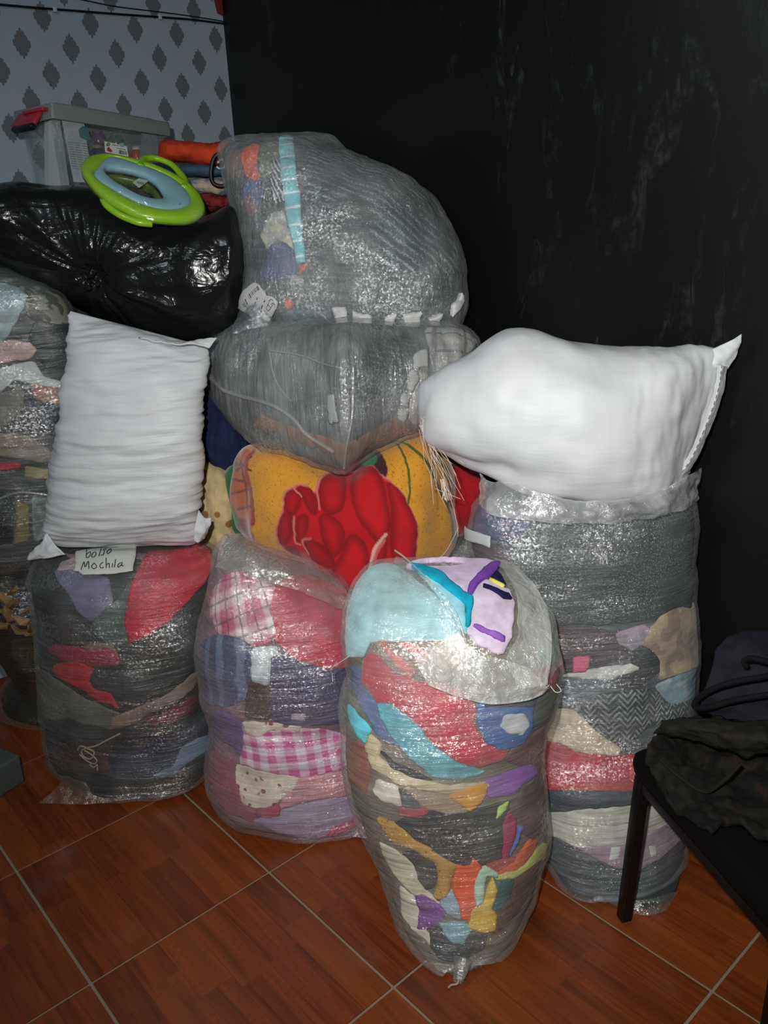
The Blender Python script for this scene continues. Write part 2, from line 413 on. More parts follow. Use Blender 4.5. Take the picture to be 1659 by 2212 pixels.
def sheet(name, rows, mat, parent=None, nu=50, nv=30, amp=.004, sc=14, seed=3.0, thick=0.0, zmin=None):
    """cloth or film surface through rows of 3D points"""
    R = [catmull(r, nu) for r in rows]; R = np.array(R); G = np.stack([catmull(R[:, k], nv) for k in range(nu)], 1)
    du = np.gradient(G, axis=1); dv = np.gradient(G, axis=0); N = np.cross(du, dv); N /= np.linalg.norm(N, axis=2, keepdims=True)+1e-12
    if (N*(CAM-G)).sum() < 0: N = -N
    for i in range(nv):
        for j in range(nu): G[i, j] += N[i, j]*amp*fbm(G[i, j], (sc, sc, sc), seed, 3)
    if zmin is not None: G[..., 2] = np.maximum(G[..., 2], zmin)
    V = list(G.reshape(-1, 3)); F = [(i*nu+j, i*nu+j+1, (i+1)*nu+j+1, (i+1)*nu+j) for i in range(nv-1) for j in range(nu-1)]
    if thick:
        B = (G-N*thick).reshape(-1, 3); n = len(V); V += list(B); F2 = [tuple(q+n for q in f)[::-1] for f in F]
        ring = [j for j in range(nu)]+[i*nu+nu-1 for i in range(1, nv)]+[(nv-1)*nu+j for j in range(nu-2, -1, -1)]+[i*nu for i in range(nv-2, 0, -1)]
        F3 = [(a, a+n, b+n, b) for a, b in zip(ring, ring[1:]+ring[:1])]; F = F+F2+F3
    uv = [(p[0]+p[1]*.3, p[2]+p[1]*.5) for p in V]
    return mesh(name, V, F, mat, parent, uv=uv)
# ------------------------------------------------------------------ the room
def oriented(name, V, F, mat, loc, rz, kind='structure', uv=None):
    me = bpy.data.meshes.new(name); me.from_pydata([tuple(map(float, v)) for v in V], [], [tuple(f) for f in F]); me.update(); me.materials.append(mat)
    o = bpy.data.objects.new(name, me); COL.objects.link(o); o.location = loc; o.rotation_euler = (0, 0, rz)
    if kind: o['kind'] = kind
    return o
def slab(x0, x1, y0, y1, z0, z1, bev=0):
    c = np.array([(x0+x1)/2, (y0+y1)/2, (z0+z1)/2]); return boxmesh(c, np.eye(3), ((x1-x0)/2, (y1-y0)/2, (z1-z0)/2), bev)

def damask():
    m = NT('damask_paper'); co_ = m.coord('Object'); sp = m.n('ShaderNodeSeparateXYZ'); m.put(sp, 0, co_); X, Z = sp.outputs[0], sp.outputs[2]
    wob = m.math('MULTIPLY', m.math('SUBTRACT', m.noise(co_, 55, 3), .5), .16)
    def cell(ox, oz):
        u = m.math('MULTIPLY', m.math('SUBTRACT', m.math('FRACT', m.math('ADD', m.math('DIVIDE', m.math('ADD', X, ox), .1507), 40.5)), .5), .1507)
        v = m.math('MULTIPLY', m.math('SUBTRACT', m.math('FRACT', m.math('ADD', m.math('DIVIDE', m.math('ADD', Z, oz), .1568), 40.5)), .5), .1568)
        au = m.math('DIVIDE', m.math('ABSOLUTE', u), .0285); av = m.math('DIVIDE', m.math('ABSOLUTE', v), .040)
        d = m.math('ADD', m.math('POWER', au, 1.45), m.math('POWER', av, 1.0))
        d = m.math('ADD', d, m.math('MULTIPLY', m.math('SINE', m.math('MULTIPLY', m.math('SUBTRACT', av, au), 11.0)), .07))
        d = m.math('ADD', d, wob); ribs = m.math('SINE', m.math('MULTIPLY', m.math('ADD', m.math('ABSOLUTE', u), m.math('MULTIPLY', v, .35)), 1150.0))
        return m.math('SUBTRACT', 1.0, m.ramp(d, .93, 1.03)), ribs
    a, ra = cell(.49, -2.13); b, rb = cell(.49+.07535, -2.13+.0784)
    f = m.math('MAXIMUM', a, b); r = m.math('ADD', m.math('MULTIPLY', a, ra), m.math('MULTIPLY', b, rb))
    mot = m.mix(m.math('MULTIPLY', m.math('ADD', r, 1), .35), '#3d4044', '#74787a')
    bg = m.mix(m.noise(co_, 260, 3, .7), '#8794a0', '#a7b6c2'); bg = m.mix(m.math('MULTIPLY', m.ramp(m.noise(co_, 3, 3), .45, .8), .25), bg, '#7b858a')
    m.put(m.b, 'Base Color', m.mix(m.math('MULTIPLY', f, .85), bg, mot)); m.b.inputs['Roughness'].default_value = .62; m.b.inputs['Specular IOR Level'].default_value = .3
    m.put(m.b, 'Normal', m.bump(m.noise(co_, 240, 3), .15, .002)); return m.m
def black_paper():
    m = NT('black_marble_paper'); c = m.coord('Object', (1, 1, .33)); w = m.noise(c, 2.2, 5, .6)
    cw = m.n('ShaderNodeVectorMath', _operation='ADD'); m.put(cw, 0, c); cm = m.n('ShaderNodeCombineXYZ'); m.put(cm, 0, m.math('MULTIPLY', w, 1.1)); m.put(cm, 2, w); m.put(cw, 1, cm)
    n1 = m.noise(cw.outputs[0], 2.6, 6, .6, .6); v = m.math('ABSOLUTE', m.math('SUBTRACT', n1, .5)); v = m.math('SUBTRACT', 1.0, m.ramp(v, .0, .022))
    msk = m.ramp(m.noise(c, 2.6, 3), .42, .62); fine = m.noise(co_ := m.coord('Object'), 20, 5, .7)
    f = m.math('MULTIPLY', m.math('MULTIPLY', v, msk), m.ramp(fine, .4, .7)); haze = m.math('MULTIPLY', m.ramp(m.noise(c, 7, 6, .7), .55, .9), .22)
    col = m.mix(m.math('MULTIPLY', f, .42, clamp=True), m.mix(haze, '#0c0d0d', '#2a2d2c'), m.mix(m.ramp(m.noise(c, 1.7, 1), .4, .6), '#55605c', '#4a4b4c'))
    m.put(m.b, 'Base Color', col); m.b.inputs['Roughness'].default_value = .42; m.b.inputs['Specular IOR Level'].default_value = .35
    m.put(m.b, 'Normal', m.bump(m.noise(co_, 300, 2), .12, .002)); return m.m
def tile_mat():
    m = NT('wood_look_tile'); oi = m.n('ShaderNodeObjectInfo'); co_ = m.coord('Object'); rnd = oi.outputs['Random']
    sp = m.n('ShaderNodeSeparateXYZ'); m.put(sp, 0, co_); X, Y = sp.outputs[0], sp.outputs[1]
    # printed boards run along local y, five to a tile, with staggered ends
    bi = m.math('FLOOR', m.math('DIVIDE', X, .0745)); wn = m.n('ShaderNodeTexWhiteNoise', _noise_dimensions='2D')
    cmb = m.n('ShaderNodeCombineXYZ'); m.put(cmb, 0, bi); m.put(wn, 'Vector', cmb)
    seg = m.math('FLOOR', m.math('ADD', m.math('DIVIDE', Y, .31), m.math('MULTIPLY', wn.outputs[0], 7)))
    cm2 = m.n('ShaderNodeCombineXYZ'); m.put(cm2, 0, bi); m.put(cm2, 1, seg); m.put(cm2, 2, m.math('MULTIPLY', rnd, 60)); w2 = m.n('ShaderNodeTexWhiteNoise'); m.put(w2, 'Vector', cm2)
    off = m.n('ShaderNodeCombineXYZ'); m.put(off, 0, m.math('MULTIPLY', w2.outputs[0], 3)); m.put(off, 1, m.math('MULTIPLY', w2.outputs[0], 11)); m.put(off, 2, m.math('MULTIPLY', rnd, 9))
    va = m.n('ShaderNodeVectorMath', _operation='ADD'); m.put(va, 0, m.coord('Object', (26, 1.5, 1))); m.put(va, 1, off)
    g = m.noise(va.outputs[0], 1.6, 6, .62, .8); g2 = m.noise(va.outputs[0], 7, 4, .6)
    col = m.mix(m.ramp(g, .2, .8), '#53260f', '#8c431c'); col = m.mix(m.math('MULTIPLY', m.ramp(g2, .5, .72), .5), col, '#472010')
    col = m.mix(m.math('MULTIPLY', m.ramp(w2.outputs[0], .3, 1.0), .3), col, '#99501f'); col = m.mix(m.math('MULTIPLY', m.ramp(w2.outputs[0], .35, 0.0), .18), col, '#3a1a0b')
    edge = m.math('ABSOLUTE', m.math('SUBTRACT', m.math('FRACT', m.math('DIVIDE', X, .0745)), .5)); col = m.mix(m.math('MULTIPLY', m.ramp(edge, .488, .5), .55), col, '#2a120a')
    # scuffs and dust
    gp = m.n('ShaderNodeNewGeometry'); sm = m.ramp(m.noise(gp.outputs['Position'], 5, 4), .56, .8); col = m.mix(m.math('MULTIPLY', sm, .22), col, '#7c6a60')
    m.put(m.b, 'Base Color', col); ro = m.math('ADD', .32, m.math('MULTIPLY', sm, .25)); m.put(m.b, 'Roughness', ro); m.b.inputs['Specular IOR Level'].default_value = .45
    m.put(m.b, 'Normal', m.bump(g2, .12, .001)); return m.m
DAM, BLK, TIL = damask(), black_paper(), tile_mat()
PLASTER = simple('plaster', '#8e8c86', .9); REDCLAY = simple('red_clay', '#6a2c24', .85, .2, 0, 60)
# patterned wall: local x along D1, ends at the corner
V, F = slab(-3.2, .0, 0, .12, 0, 2.62); oriented('wall_left', V, F, DAM, tuple(CORNER), WD)
V, F = slab(0, 3.6, 0, .12, 0, 2.62); oriented('wall_right', V, F, BLK, tuple(CORNER), WD-math.pi/2)
V, F = slab(-3.2, 0, -3.9, -3.78, 0, 2.62); oriented('wall_back', V, F, PLASTER, tuple(CORNER), WD)
V, F = slab(-3.32, -3.2, -3.9, .12, 0, 2.62); oriented('wall_side', V, F, PLASTER, tuple(CORNER), WD)
V, F = slab(-3.3, .12, -3.9, .12, 2.62, 2.72); oriented('ceiling', V, F, simple('ceiling_paint', '#8a8884', .9), tuple(CORNER), WD)
# clay skirting under the patterned wall, and the bare brick showing where the paper stops in the corner
V, F = slab(-3.2, -.0, -.014, 0, 0.0, .075, .004); oriented('baseboard_left', V, F, REDCLAY, tuple(CORNER), WD)
bm = bmesh.new(); random.seed(5)
L = [(0, 2.205), (-.022, 2.212), (-.03, 2.25), (-.018, 2.262), (-.034, 2.3), (-.05, 2.33), (-.046, 2.62), (0, 2.62)]
V = [(x, -.004, z) for x, z in L]+[(x, 0.001, z) for x, z in L]; n = len(L)
F = [tuple(range(n)), tuple(range(n, 2*n))[::-1]]+[(i, i+n, (i+1) % n+n, (i+1) % n) for i in range(n)]
oriented('trim_1', V, F, REDCLAY, tuple(CORNER), WD)
# floor: grout bed and single tiles
fl = oriented('floor', *slab(-3.2, .1, -3.9, .1, -.05, -.0035), simple('grout', '#8c7d69', .9, .2, 0, 90), tuple(CORNER), WD)
T = .45
tx = np.array([-.6576*CAMH, 1.1422*CAMH]); hg = .0032
tb, tf = boxmesh((0, 0, -.012), np.eye(3), (T/2-hg, T/2-hg, .012), .0018)
tme = bpy.data.meshes.new('tile'); tme.from_pydata([tuple(v) for v in tb], [], tf); tme.update(); tme.materials.append(TIL)
R2 = np.array([D1[:2], D2[:2]])
for i in range(-5, 7):
    for j in range(-4, 7):
        c = tx+D1[:2]*T*(i+.5)+D2[:2]*T*(j+.5); l = (c-CORNER[:2]); a, b = l@D1[:2], l@D2[:2]
        if a > .0 or b < -.0 or a < -3.1 or b > 3.7: 
            if not (-.22 < -a < 0 or False): 
                if a > .22 or b < -.22: continue
                if a < -3.1 or b > 3.7: continue
        o = bpy.data.objects.new('tile', tme); COL.objects.link(o); o.parent = fl
        # floor is turned by WD: give the tile its place in the floor's own frame
        o.location = (a, -b, 0); o.rotation_euler = (0, 0, 0)
# ------------------------------------------------------------------ cables on the patterned wall
def wallp(x, y, off=.012): 
    n = np.array([-D1[1], D1[0], 0]); return on_plane(x, y, CORNER-n*off, n)
BLKP = simple('black_plastic', '#121314', .4)
for nm, lb, pts_, r in (('cable', 'thick black cable running along the top of the patterned wall', [(-90, 3), (0, 10), (80, 17), (170, 24), (260, 31), (345, 37), (420, 43), (475, 50), (486, 51)], .0035),
                    ('cable', 'thin dark wire above the thick cable at the top of the patterned wall', [(150, -6), (190, 2), (250, 14), (330, 24), (400, 33), (470, 44), (486, 48)], .0018)):
    V, F = tube([wallp(*p, off=.006+(.002 if r > .002 else 0)) for p in pts_], r, 60, 8); c = mesh(nm, V, F, BLKP); tag(c, lb, 'cable')
    if r > .002:
        for q in ((118, 21), (345, 37)):
            p = wallp(*q, off=.008); V, F = boxmesh(p, [D1, -np.array([-D1[1], D1[0], 0]), np.array([0, 0, 1])], (.006, .006, .007), .002); mesh('cable_clip', V, F, simple('clip', '#b8bcbc', .5), c)

# ------------------------------------------------------------------ sacks of clothes
PACK = 'packed_clothes'
def stuffed(name, label, group, secs, fill, filmkw, body_kw, filmoff=.0135, filmamp=.0022, film_keep=None, cat='sack', fillkw={}):
    b = Body(secs, **body_kw); base = b.G[-1].mean(0); base[2] = b.G[..., 2].min()
    r = root(name, base, label, cat, group); f = b.build(PACK, fabric(fill, **fillkw), r); f['kind'] = 'stuff'
    sd = body_kw.get('seed', 1)
    ax = body_kw.get('axis', 'z'); st = {'z': (7, 7, 38), 'x': (34, 30, 8), 'o': (26, 26, 26)}[ax]
    fm = b.build('plastic_film', film('clear_film', **{'axis': ax, **filmkw}), r, off=filmoff, noise_fn=lambda p: filmamp*fbm(p, st, sd+30, 3), keep=film_keep)
    return b, r
def clothes(b, grp, items, where):
    """each garment seen through the film: its own curved sheet of cloth with turned-in edges"""
    for k, it in enumerate(items):
        nm, lb, poly, mat = it[:4]; kw = it[4] if len(it) > 4 else {}
        o = b.patch(nm, poly, mat, off=.0012+.0018*kw.pop('z', 0), **kw)
        if o is None: print('EMPTY PATCH', lb); continue
        tag(o, lb+' '+where, 'clothing', grp)
fb = fabric

# --- 1 left standing sack with the handwritten note
Y1 = 2.08
S1, r1 = stuffed('clothes_sack', 'clear plastic sack of dark clothes with a handwritten paper note, under the upright white sack', 'clear sacks standing on the floor',
  [((150, 1192), (420, 1182), 2.12, .03), ((95, 1203), (462, 1190), 2.12, .11), ((72, 1235), (468, 1215), 2.11, .16), ((68, 1268), (456, 1257), 2.1, .18), ((82, 1330), (442, 1335), Y1, .18), ((86, 1420), (434, 1410), Y1, .185),
   ((92, 1500), (440, 1490), Y1, .18), ((98, 1550), (461, 1545), Y1, .18), ((105, 1605), (457, 1600), 2.07, .18), ((116, 1640), (446, 1630), 2.06, .17), ((140, 1662), (425, 1650), 2.04, .15), ((200, 1672), (370, 1664), 2.02, .07)],
  '#222426', dict(base_op=.24, edge_op=.55, tint='#a4aaa9', gloss=.7, rough=.25), dict(seed=2.0, floor=True, lump=.010, fold=.003), cat='sack', fillkw=dict(pat='streak', c2='#3c3836'))
W1_ = 'in the sack with the note'
clothes(S1, 'dark clothes in the sack with the note', [
 ('cloth', 'dusty pink cloth edge at the top', [(136, 1193), (333, 1182), (322, 1212), (170, 1215)], fb('#8f747c')),
 ('cloth', 'pale pink crumpled cloth at the upper edge', [(118, 1235), (130, 1208), (167, 1203), (175, 1232)], fb('#b7a3a8')),
 ('cloth', 'lavender grey folded cloth below the note', [(115, 1230), (170, 1227), (235, 1250), (246, 1300), (196, 1345), (170, 1326), (145, 1278), (121, 1250)], fb('#6f6b86')),
 ('cloth', 'grey green patch of painted sheen right of the lavender cloth', [(196, 1345), (246, 1300), (284, 1255), (283, 1392), (235, 1396), (205, 1372)], fb('#48524f')),  # sheen put into the colour as a grey green patch, surface stays matt
 ('cloth', 'dull red brown cloth down the left flank', [(84, 1300), (120, 1300), (170, 1375), (196, 1398), (140, 1392), (95, 1372)], fb('#2e2122')),
 ('shirt', 'bright red folded garment at the upper right', [(318, 1197), (357, 1168), (388, 1160), (450, 1183), (466, 1215), (441, 1262), (405, 1302), (363, 1343), (318, 1371), (279, 1391), (268, 1339), (282, 1275), (303, 1227)], fb('#b51f30'), dict(z=2)),
 ('cloth', 'small tan cloth corner above the crimson garment', [(170, 1392), (236, 1388), (258, 1415), (236, 1425), (200, 1412)], fb('#6b5846')),
 ('shirt', 'dark crimson garment crossing the left half', [(100, 1395), (136, 1390), (188, 1402), (236, 1400), (256, 1418), (262, 1434), (212, 1443), (170, 1437), (130, 1422), (106, 1410)], fb('#861d3a'), dict(z=1)),
 ('shirt', 'scarlet twisted garment under the crimson one', [(121, 1433), (170, 1430), (202, 1447), (190, 1470), (202, 1490), (238, 1500), (260, 1529), (212, 1514), (164, 1486), (127, 1466), (112, 1445)], fb('#a61d26'), dict(z=2)),
 ('cloth', 'olive grey sweater bunched at the left', [(84, 1440), (118, 1470), (182, 1511), (257, 1537), (300, 1560), (236, 1575), (182, 1562), (145, 1552), (121, 1556), (94, 1548)], fb('#5c5d52')),
 ('cloth', 'taupe band of cloth rising to the right', [(236, 1575), (242, 1546), (273, 1536), (363, 1503), (436, 1440), (444, 1462), (394, 1509), (303, 1553), (262, 1570)], fb('#7a6a60'), dict(z=1)),
 ('shirt', 'maroon garment under the taupe band', [(310, 1556), (357, 1539), (424, 1498), (446, 1512), (382, 1556), (333, 1568)], fb('#5f1c2a')),
 ('trousers', 'navy folded trousers near the bottom right', [(242, 1640), (333, 1600), (462, 1545), (464, 1588), (394, 1606), (379, 1645), (327, 1676), (242, 1672)], fb('#20263d')),
 ('cloth', 'steel blue fold at the bottom right edge', [(330, 1672), (373, 1655), (391, 1615), (424, 1594), (462, 1582), (460, 1610), (418, 1637), (379, 1668), (348, 1680)], fb('#64758c'), dict(z=2)),
 ('cloth', 'brown cloth at the bottom left', [(110, 1625), (165, 1622), (230, 1628), (240, 1668), (182, 1672), (125, 1655)], fb('#40302b')),
 ('cloth', 'charcoal wool cloth in the middle', [(284, 1396), (330, 1375), (430, 1290), (442, 1400), (420, 1452), (330, 1506), (270, 1525), (262, 1460)], fb('#2f3332', bumpk=1.5)),
], W1_)
def surf_tube(b, pts_, r, off=.012, n=40): return tube([b.at_px(x, y, off) for x, y in pts_], r, n, 6)
V, F = join([surf_tube(S1, [(172, 1618), (180, 1606), (196, 1612), (206, 1622), (200, 1636), (186, 1632), (180, 1620), (190, 1610), (210, 1606), (230, 1596), (262, 1580)], .0024, .008), surf_tube(S1, [(176, 1626), (190, 1640), (205, 1648), (212, 1640), (200, 1626), (186, 1616)], .002, .008), surf_tube(S1, [(196, 1650), (206, 1656), (212, 1650), (214, 1662)], .0018, .008)])
tag(mesh('cord_tangle', V, F, simple('tan_cord', '#a08f78', .7)), 'tangled tan cord trim inside the sack with the note, near its bottom', 'cord')
note = S1.patch('note', [(170, 1206), (222, 1201), (297, 1195), (296, 1222), (294, 1248), (240, 1252), (188, 1255), (178, 1246), (168, 1245)], simple('note_paper', '#c6cac2', .75, .3, 0, 60, .4), off=.0235, parent=r1, smooth=0, wob=.5, skirt=.002)
tag(note, 'white paper note with two handwritten words')
# handwriting: bolso / Mochila, as ink strokes on the paper
ink = [[(193, 1208), (195, 1222)], [(195, 1222), (200, 1222), (204, 1218), (202, 1214), (196, 1217)], [(209, 1216), (207, 1221), (212, 1223), (216, 1219), (213, 1215), (209, 1216)],
       [(222, 1209), (223, 1222)], [(233, 1210), (228, 1212), (232, 1216), (231, 1221), (227, 1221)], [(240, 1212), (237, 1217), (241, 1220), (245, 1216), (242, 1211), (239, 1213)],
       [(186.0, 1245.0), (190.5, 1232.0), (195.0, 1241.0), (200.6, 1231.0), (202.8, 1244.0)], [(212.9, 1235.0), (208.4, 1240.0), (212.9, 1244.0), (218.5, 1240.0), (214.0, 1235.0)], [(230.8, 1233.0), (225.2, 1237.0), (226.3, 1242.0), (233.0, 1241.0)],
       [(237.5, 1226.0), (237.5, 1242.0)], [(237.5, 1237.0), (243.1, 1234.0), (244.2, 1242.0)], [(251.0, 1234.0), (251.0, 1241.0)], [(257.7, 1227.0), (256.6, 1241.0)], [(270.0, 1234.0), (264.4, 1237.0), (265.5, 1242.0), (272.2, 1238.0)], [(272.2, 1233.0), (272.2, 1240.0), (276.7, 1241.0)]]
V, F = join([surf_tube(S1, s_ if len(s_) > 2 else [s_[0], s_[1]], .0011, .0292, 12) for s_ in ink]); mesh('handwriting', V, F, simple('ink', '#1a2030', .6), note)
# loose corner of film spread on the tiles
sheet('film_corner', [[floor_pt(128, 1672, .10), floor_pt(190, 1690, .06), floor_pt(285, 1700, .05)], [floor_pt(128, 1695, .05), floor_pt(200, 1712, .03), floor_pt(295, 1712, .02)], [floor_pt(84, 1735, .006), floor_pt(200, 1737, .008), floor_pt(303, 1724, .008)]],
      film('clear_film', base_op=.32, edge_op=.6, tint='#b4aa9a', gloss=.6, axis='o'), r1, 40, 20, .006, 20, zmin=.003)

# --- 2 middle sack
S2, r2 = stuffed('clothes_sack', 'clear plastic sack of pink, rose and navy clothes in front of the rose blanket', 'clear sacks standing on the floor',
  [((492, 1160), (728, 1258), 1.93, .02), ((480, 1180), (752, 1275), 1.92, .06), ((468, 1213), (768, 1298), 1.9, .10), ((453, 1282), (786, 1330), 1.89, .14), ((439, 1360), (796, 1385), 1.88, .155), ((435, 1425), (799, 1430), 1.88, .16),
   ((440, 1490), (793, 1490), 1.88, .155), ((456, 1533), (786, 1537), 1.88, .148), ((463, 1586), (792, 1592), 1.88, .152), ((456, 1645), (806, 1655), 1.87, .16), ((463, 1700), (812, 1715), 1.86, .16), ((490, 1735), (800, 1745), 1.85, .13), ((560, 1752), (740, 1755), 1.84, .06)],
  '#6e5660', dict(base_op=.32, edge_op=.65, tint='#c9bfc2', gloss=.7, rough=.22), dict(seed=5.0, floor=True, lump=.009, fold=.0025), fillkw=dict(pat='streak', c2='#8d7480'))
clothes(S2, 'clothes in the pink sack', [
 ('cloth', 'grey cloth just under the rim', [(480, 1200), (500, 1165), (602, 1200), (665, 1218), (752, 1278), (650, 1262), (600, 1272), (560, 1262), (505, 1242), (478, 1240)], fb('#5c5d56', bumpk=2)),
 ('shirt', 'pink tartan flannel shirt at the upper left', [(482, 1242), (518, 1233), (570, 1255), (596, 1267), (585, 1312), (598, 1364), (578, 1392), (550, 1396), (518, 1376), (470, 1370), (456, 1332), (460, 1276)], fb('#b54e74', pat='plaid', c2='#ded2d4', rot=.45), dict(z=2, rot=.0)),
 ('shirt', 'rose red garment at the upper right', [(592, 1267), (622, 1243), (667, 1243), (745, 1274), (810, 1300), (812, 1425), (770, 1440), (706, 1447), (628, 1418), (589, 1374), (577, 1312)], fb('#b2273e', bumpk=1.6), dict(z=1)),
 ('jeans', 'folded blue jeans at the left edge', [(460, 1370), (518, 1377), (547, 1397), (544, 1475), (531, 1514), (485, 1529), (447, 1523), (425, 1455), (430, 1390)], fb('#2f3f63', pat='stripes', c2='#5a6c8c', sc=.5), dict(z=0)),
 ('trousers', 'navy trousers across the middle', [(583, 1414), (628, 1414), (700, 1441), (810, 1438), (812, 1540), (706, 1568), (615, 1571), (583, 1552)], fb('#262f5a', bumpk=1.5), dict(z=0)),
 ('cloth', 'dark brown cloth between the jeans and navy trousers', [(538, 1472), (583, 1481), (586, 1555), (531, 1552), (529, 1512)], fb('#2b211e'), dict(z=1)),
 ('cloth', 'pale blue and white rag in front of the navy trousers', [(544, 1398), (597, 1395), (602, 1413), (586, 1423), (583, 1478), (544, 1468)], fb('#b6c4c6'), dict(z=3)),
 ('cloth', 'small pale grey tag at the waist', [(628, 1541), (661, 1539), (661, 1556), (628, 1554)], fb('#aba6ba'), dict(z=3, smooth=0)),
 ('shirt', 'violet garment at the left waist', [(460, 1530), (514, 1551), (533, 1579), (526, 1636), (501, 1615), (465, 1590)], fb('#5d4f86'), dict(z=1)),
 ('shirt', 'pink and white gingham blouse', [(524, 1563), (583, 1568), (706, 1578), (760, 1590), (790, 1612), (790, 1652), (648, 1678), (589, 1666), (516, 1650), (522, 1612)], fb('#c04a90', pat='gingham', c2='#ddd0dc', rot=.05), dict(z=1)),
 ('cloth', 'cherry print strip above the gingham blouse', [(525, 1556), (580, 1561), (650, 1570), (648, 1580), (583, 1576), (560, 1590), (530, 1580)], fb('#cfc6bb', pat='floral', c2='#5a3a2e'), dict(z=2)),
 ('shirt', 'cream blouse with green and red leaf print', [(501, 1648), (589, 1664), (648, 1677), (643, 1703), (589, 1742), (557, 1747), (524, 1734), (506, 1685)], fb('#cdc4b2', pat='floral', c2='#27564a', sc=.8), dict(z=0)),
 ('shirt', 'salmon pink satin garment', [(645, 1678), (806, 1652), (812, 1712), (674, 1728), (602, 1748), (613, 1716)], fb('#bf858c', rough=.5, bumpk=1.7), dict(z=0)),
 ('cloth', 'raspberry cloth strip', [(553, 1744), (609, 1739), (604, 1764), (556, 1764)], fb('#943048'), dict(z=1)),
 ('cloth', 'lilac grey bottom garment', [(583, 1758), (680, 1730), (812, 1708), (815, 1760), (790, 1800), (700, 1812), (600, 1800), (544, 1774)], fb('#9486a0', bumpk=1.6), dict(z=0)),
 ('cloth', 'dusty maroon cloth at the lower left', [(452, 1612), (514, 1650), (525, 1734), (557, 1752), (546, 1778), (500, 1758), (470, 1730), (450, 1683)], fb('#8a4658'), dict(z=0)),
 ('scarf', 'magenta flowered strip slanting at the lower right', [(700, 1798), (745, 1770), (802, 1742), (812, 1756), (740, 1795), (712, 1808)], fb('#a83c60', pat='floral', c2='#d8c0b8'), dict(z=2)),
], 'in the pink sack')
FB = film('clear_film', base_op=.36, edge_op=.75, tint='#c2c0b8', gloss=.8, axis='o', rough=.2)
# gathered rim of film standing up above the contents
sheet('film_rim', [[pt(485, 1152, 1.95), pt(527, 1150, 1.93), pt(560, 1176, 1.9), pt(661, 1206, 1.88), pt(723, 1247, 1.87), pt(749, 1274, 1.86)], [pt(474, 1190, 1.88), pt(520, 1195, 1.83), pt(560, 1212, 1.8), pt(640, 1242, 1.79), pt(712, 1276, 1.8), pt(762, 1295, 1.8)],
   [pt(466, 1225, 1.85), pt(520, 1240, 1.79), pt(560, 1255, 1.765), pt(640, 1275, 1.755), pt(712, 1305, 1.76), pt(770, 1325, 1.8)]], FB, r2, 60, 24, .007, 22)
sheet('film_corner', [[floor_pt(720, 1770, .03), floor_pt(770, 1750, .05), floor_pt(800, 1735, .08)], [floor_pt(700, 1806, .006), floor_pt(760, 1808, .008), floor_pt(815, 1813, .006)]], film('clear_film', base_op=.4, edge_op=.7, tint='#a595b5', gloss=.7, axis='o'), r2, 24, 12, .004, 20, zmin=.003)

# --- 3 front sack
RIMY = 1.55
S3, r3 = stuffed('clothes_sack', 'clear plastic sack nearest the camera, standing on its corner, packed with mixed bright clothes', 'clear sacks standing on the floor',
  [((880, 1236), (1000, 1232), 1.69, .02), ((815, 1240), (1062, 1246), 1.67, .08), ((772, 1275), (1108, 1280), 1.645, .12), ((750, 1325), (1150, 1325), 1.625, .14), ((751, 1385), (1195, 1385), 1.60, .145), ((762, 1445), (1202, 1440), 1.58, .15), ((747, 1515), (1187, 1520), 1.56, .15),
   ((747, 1580), (1163, 1580), 1.545, .15), ((757, 1660), (1166, 1650), 1.53, .15), ((774, 1725), (1170, 1722), 1.525, .15), ((803, 1795), (1174, 1790), 1.52, .155), ((830, 1860), (1160, 1858), 1.5, .15), ((855, 1925), (1140, 1925), 1.47, .135), ((885, 1988), (1112, 1988), 1.43, .115), ((922, 2043), (1062, 2043), 1.37, .07), ((965, 2085), (1020, 2085), 1.325, .03)],
  '#766e64', dict(base_op=.34, edge_op=.68, tint='#c3c5bd', gloss=.7, rough=.2), dict(seed=8.0, floor=True, lump=.008, fold=.0025, NV=150),
  fillkw=dict(pat='streak', c2='#4c4540'))
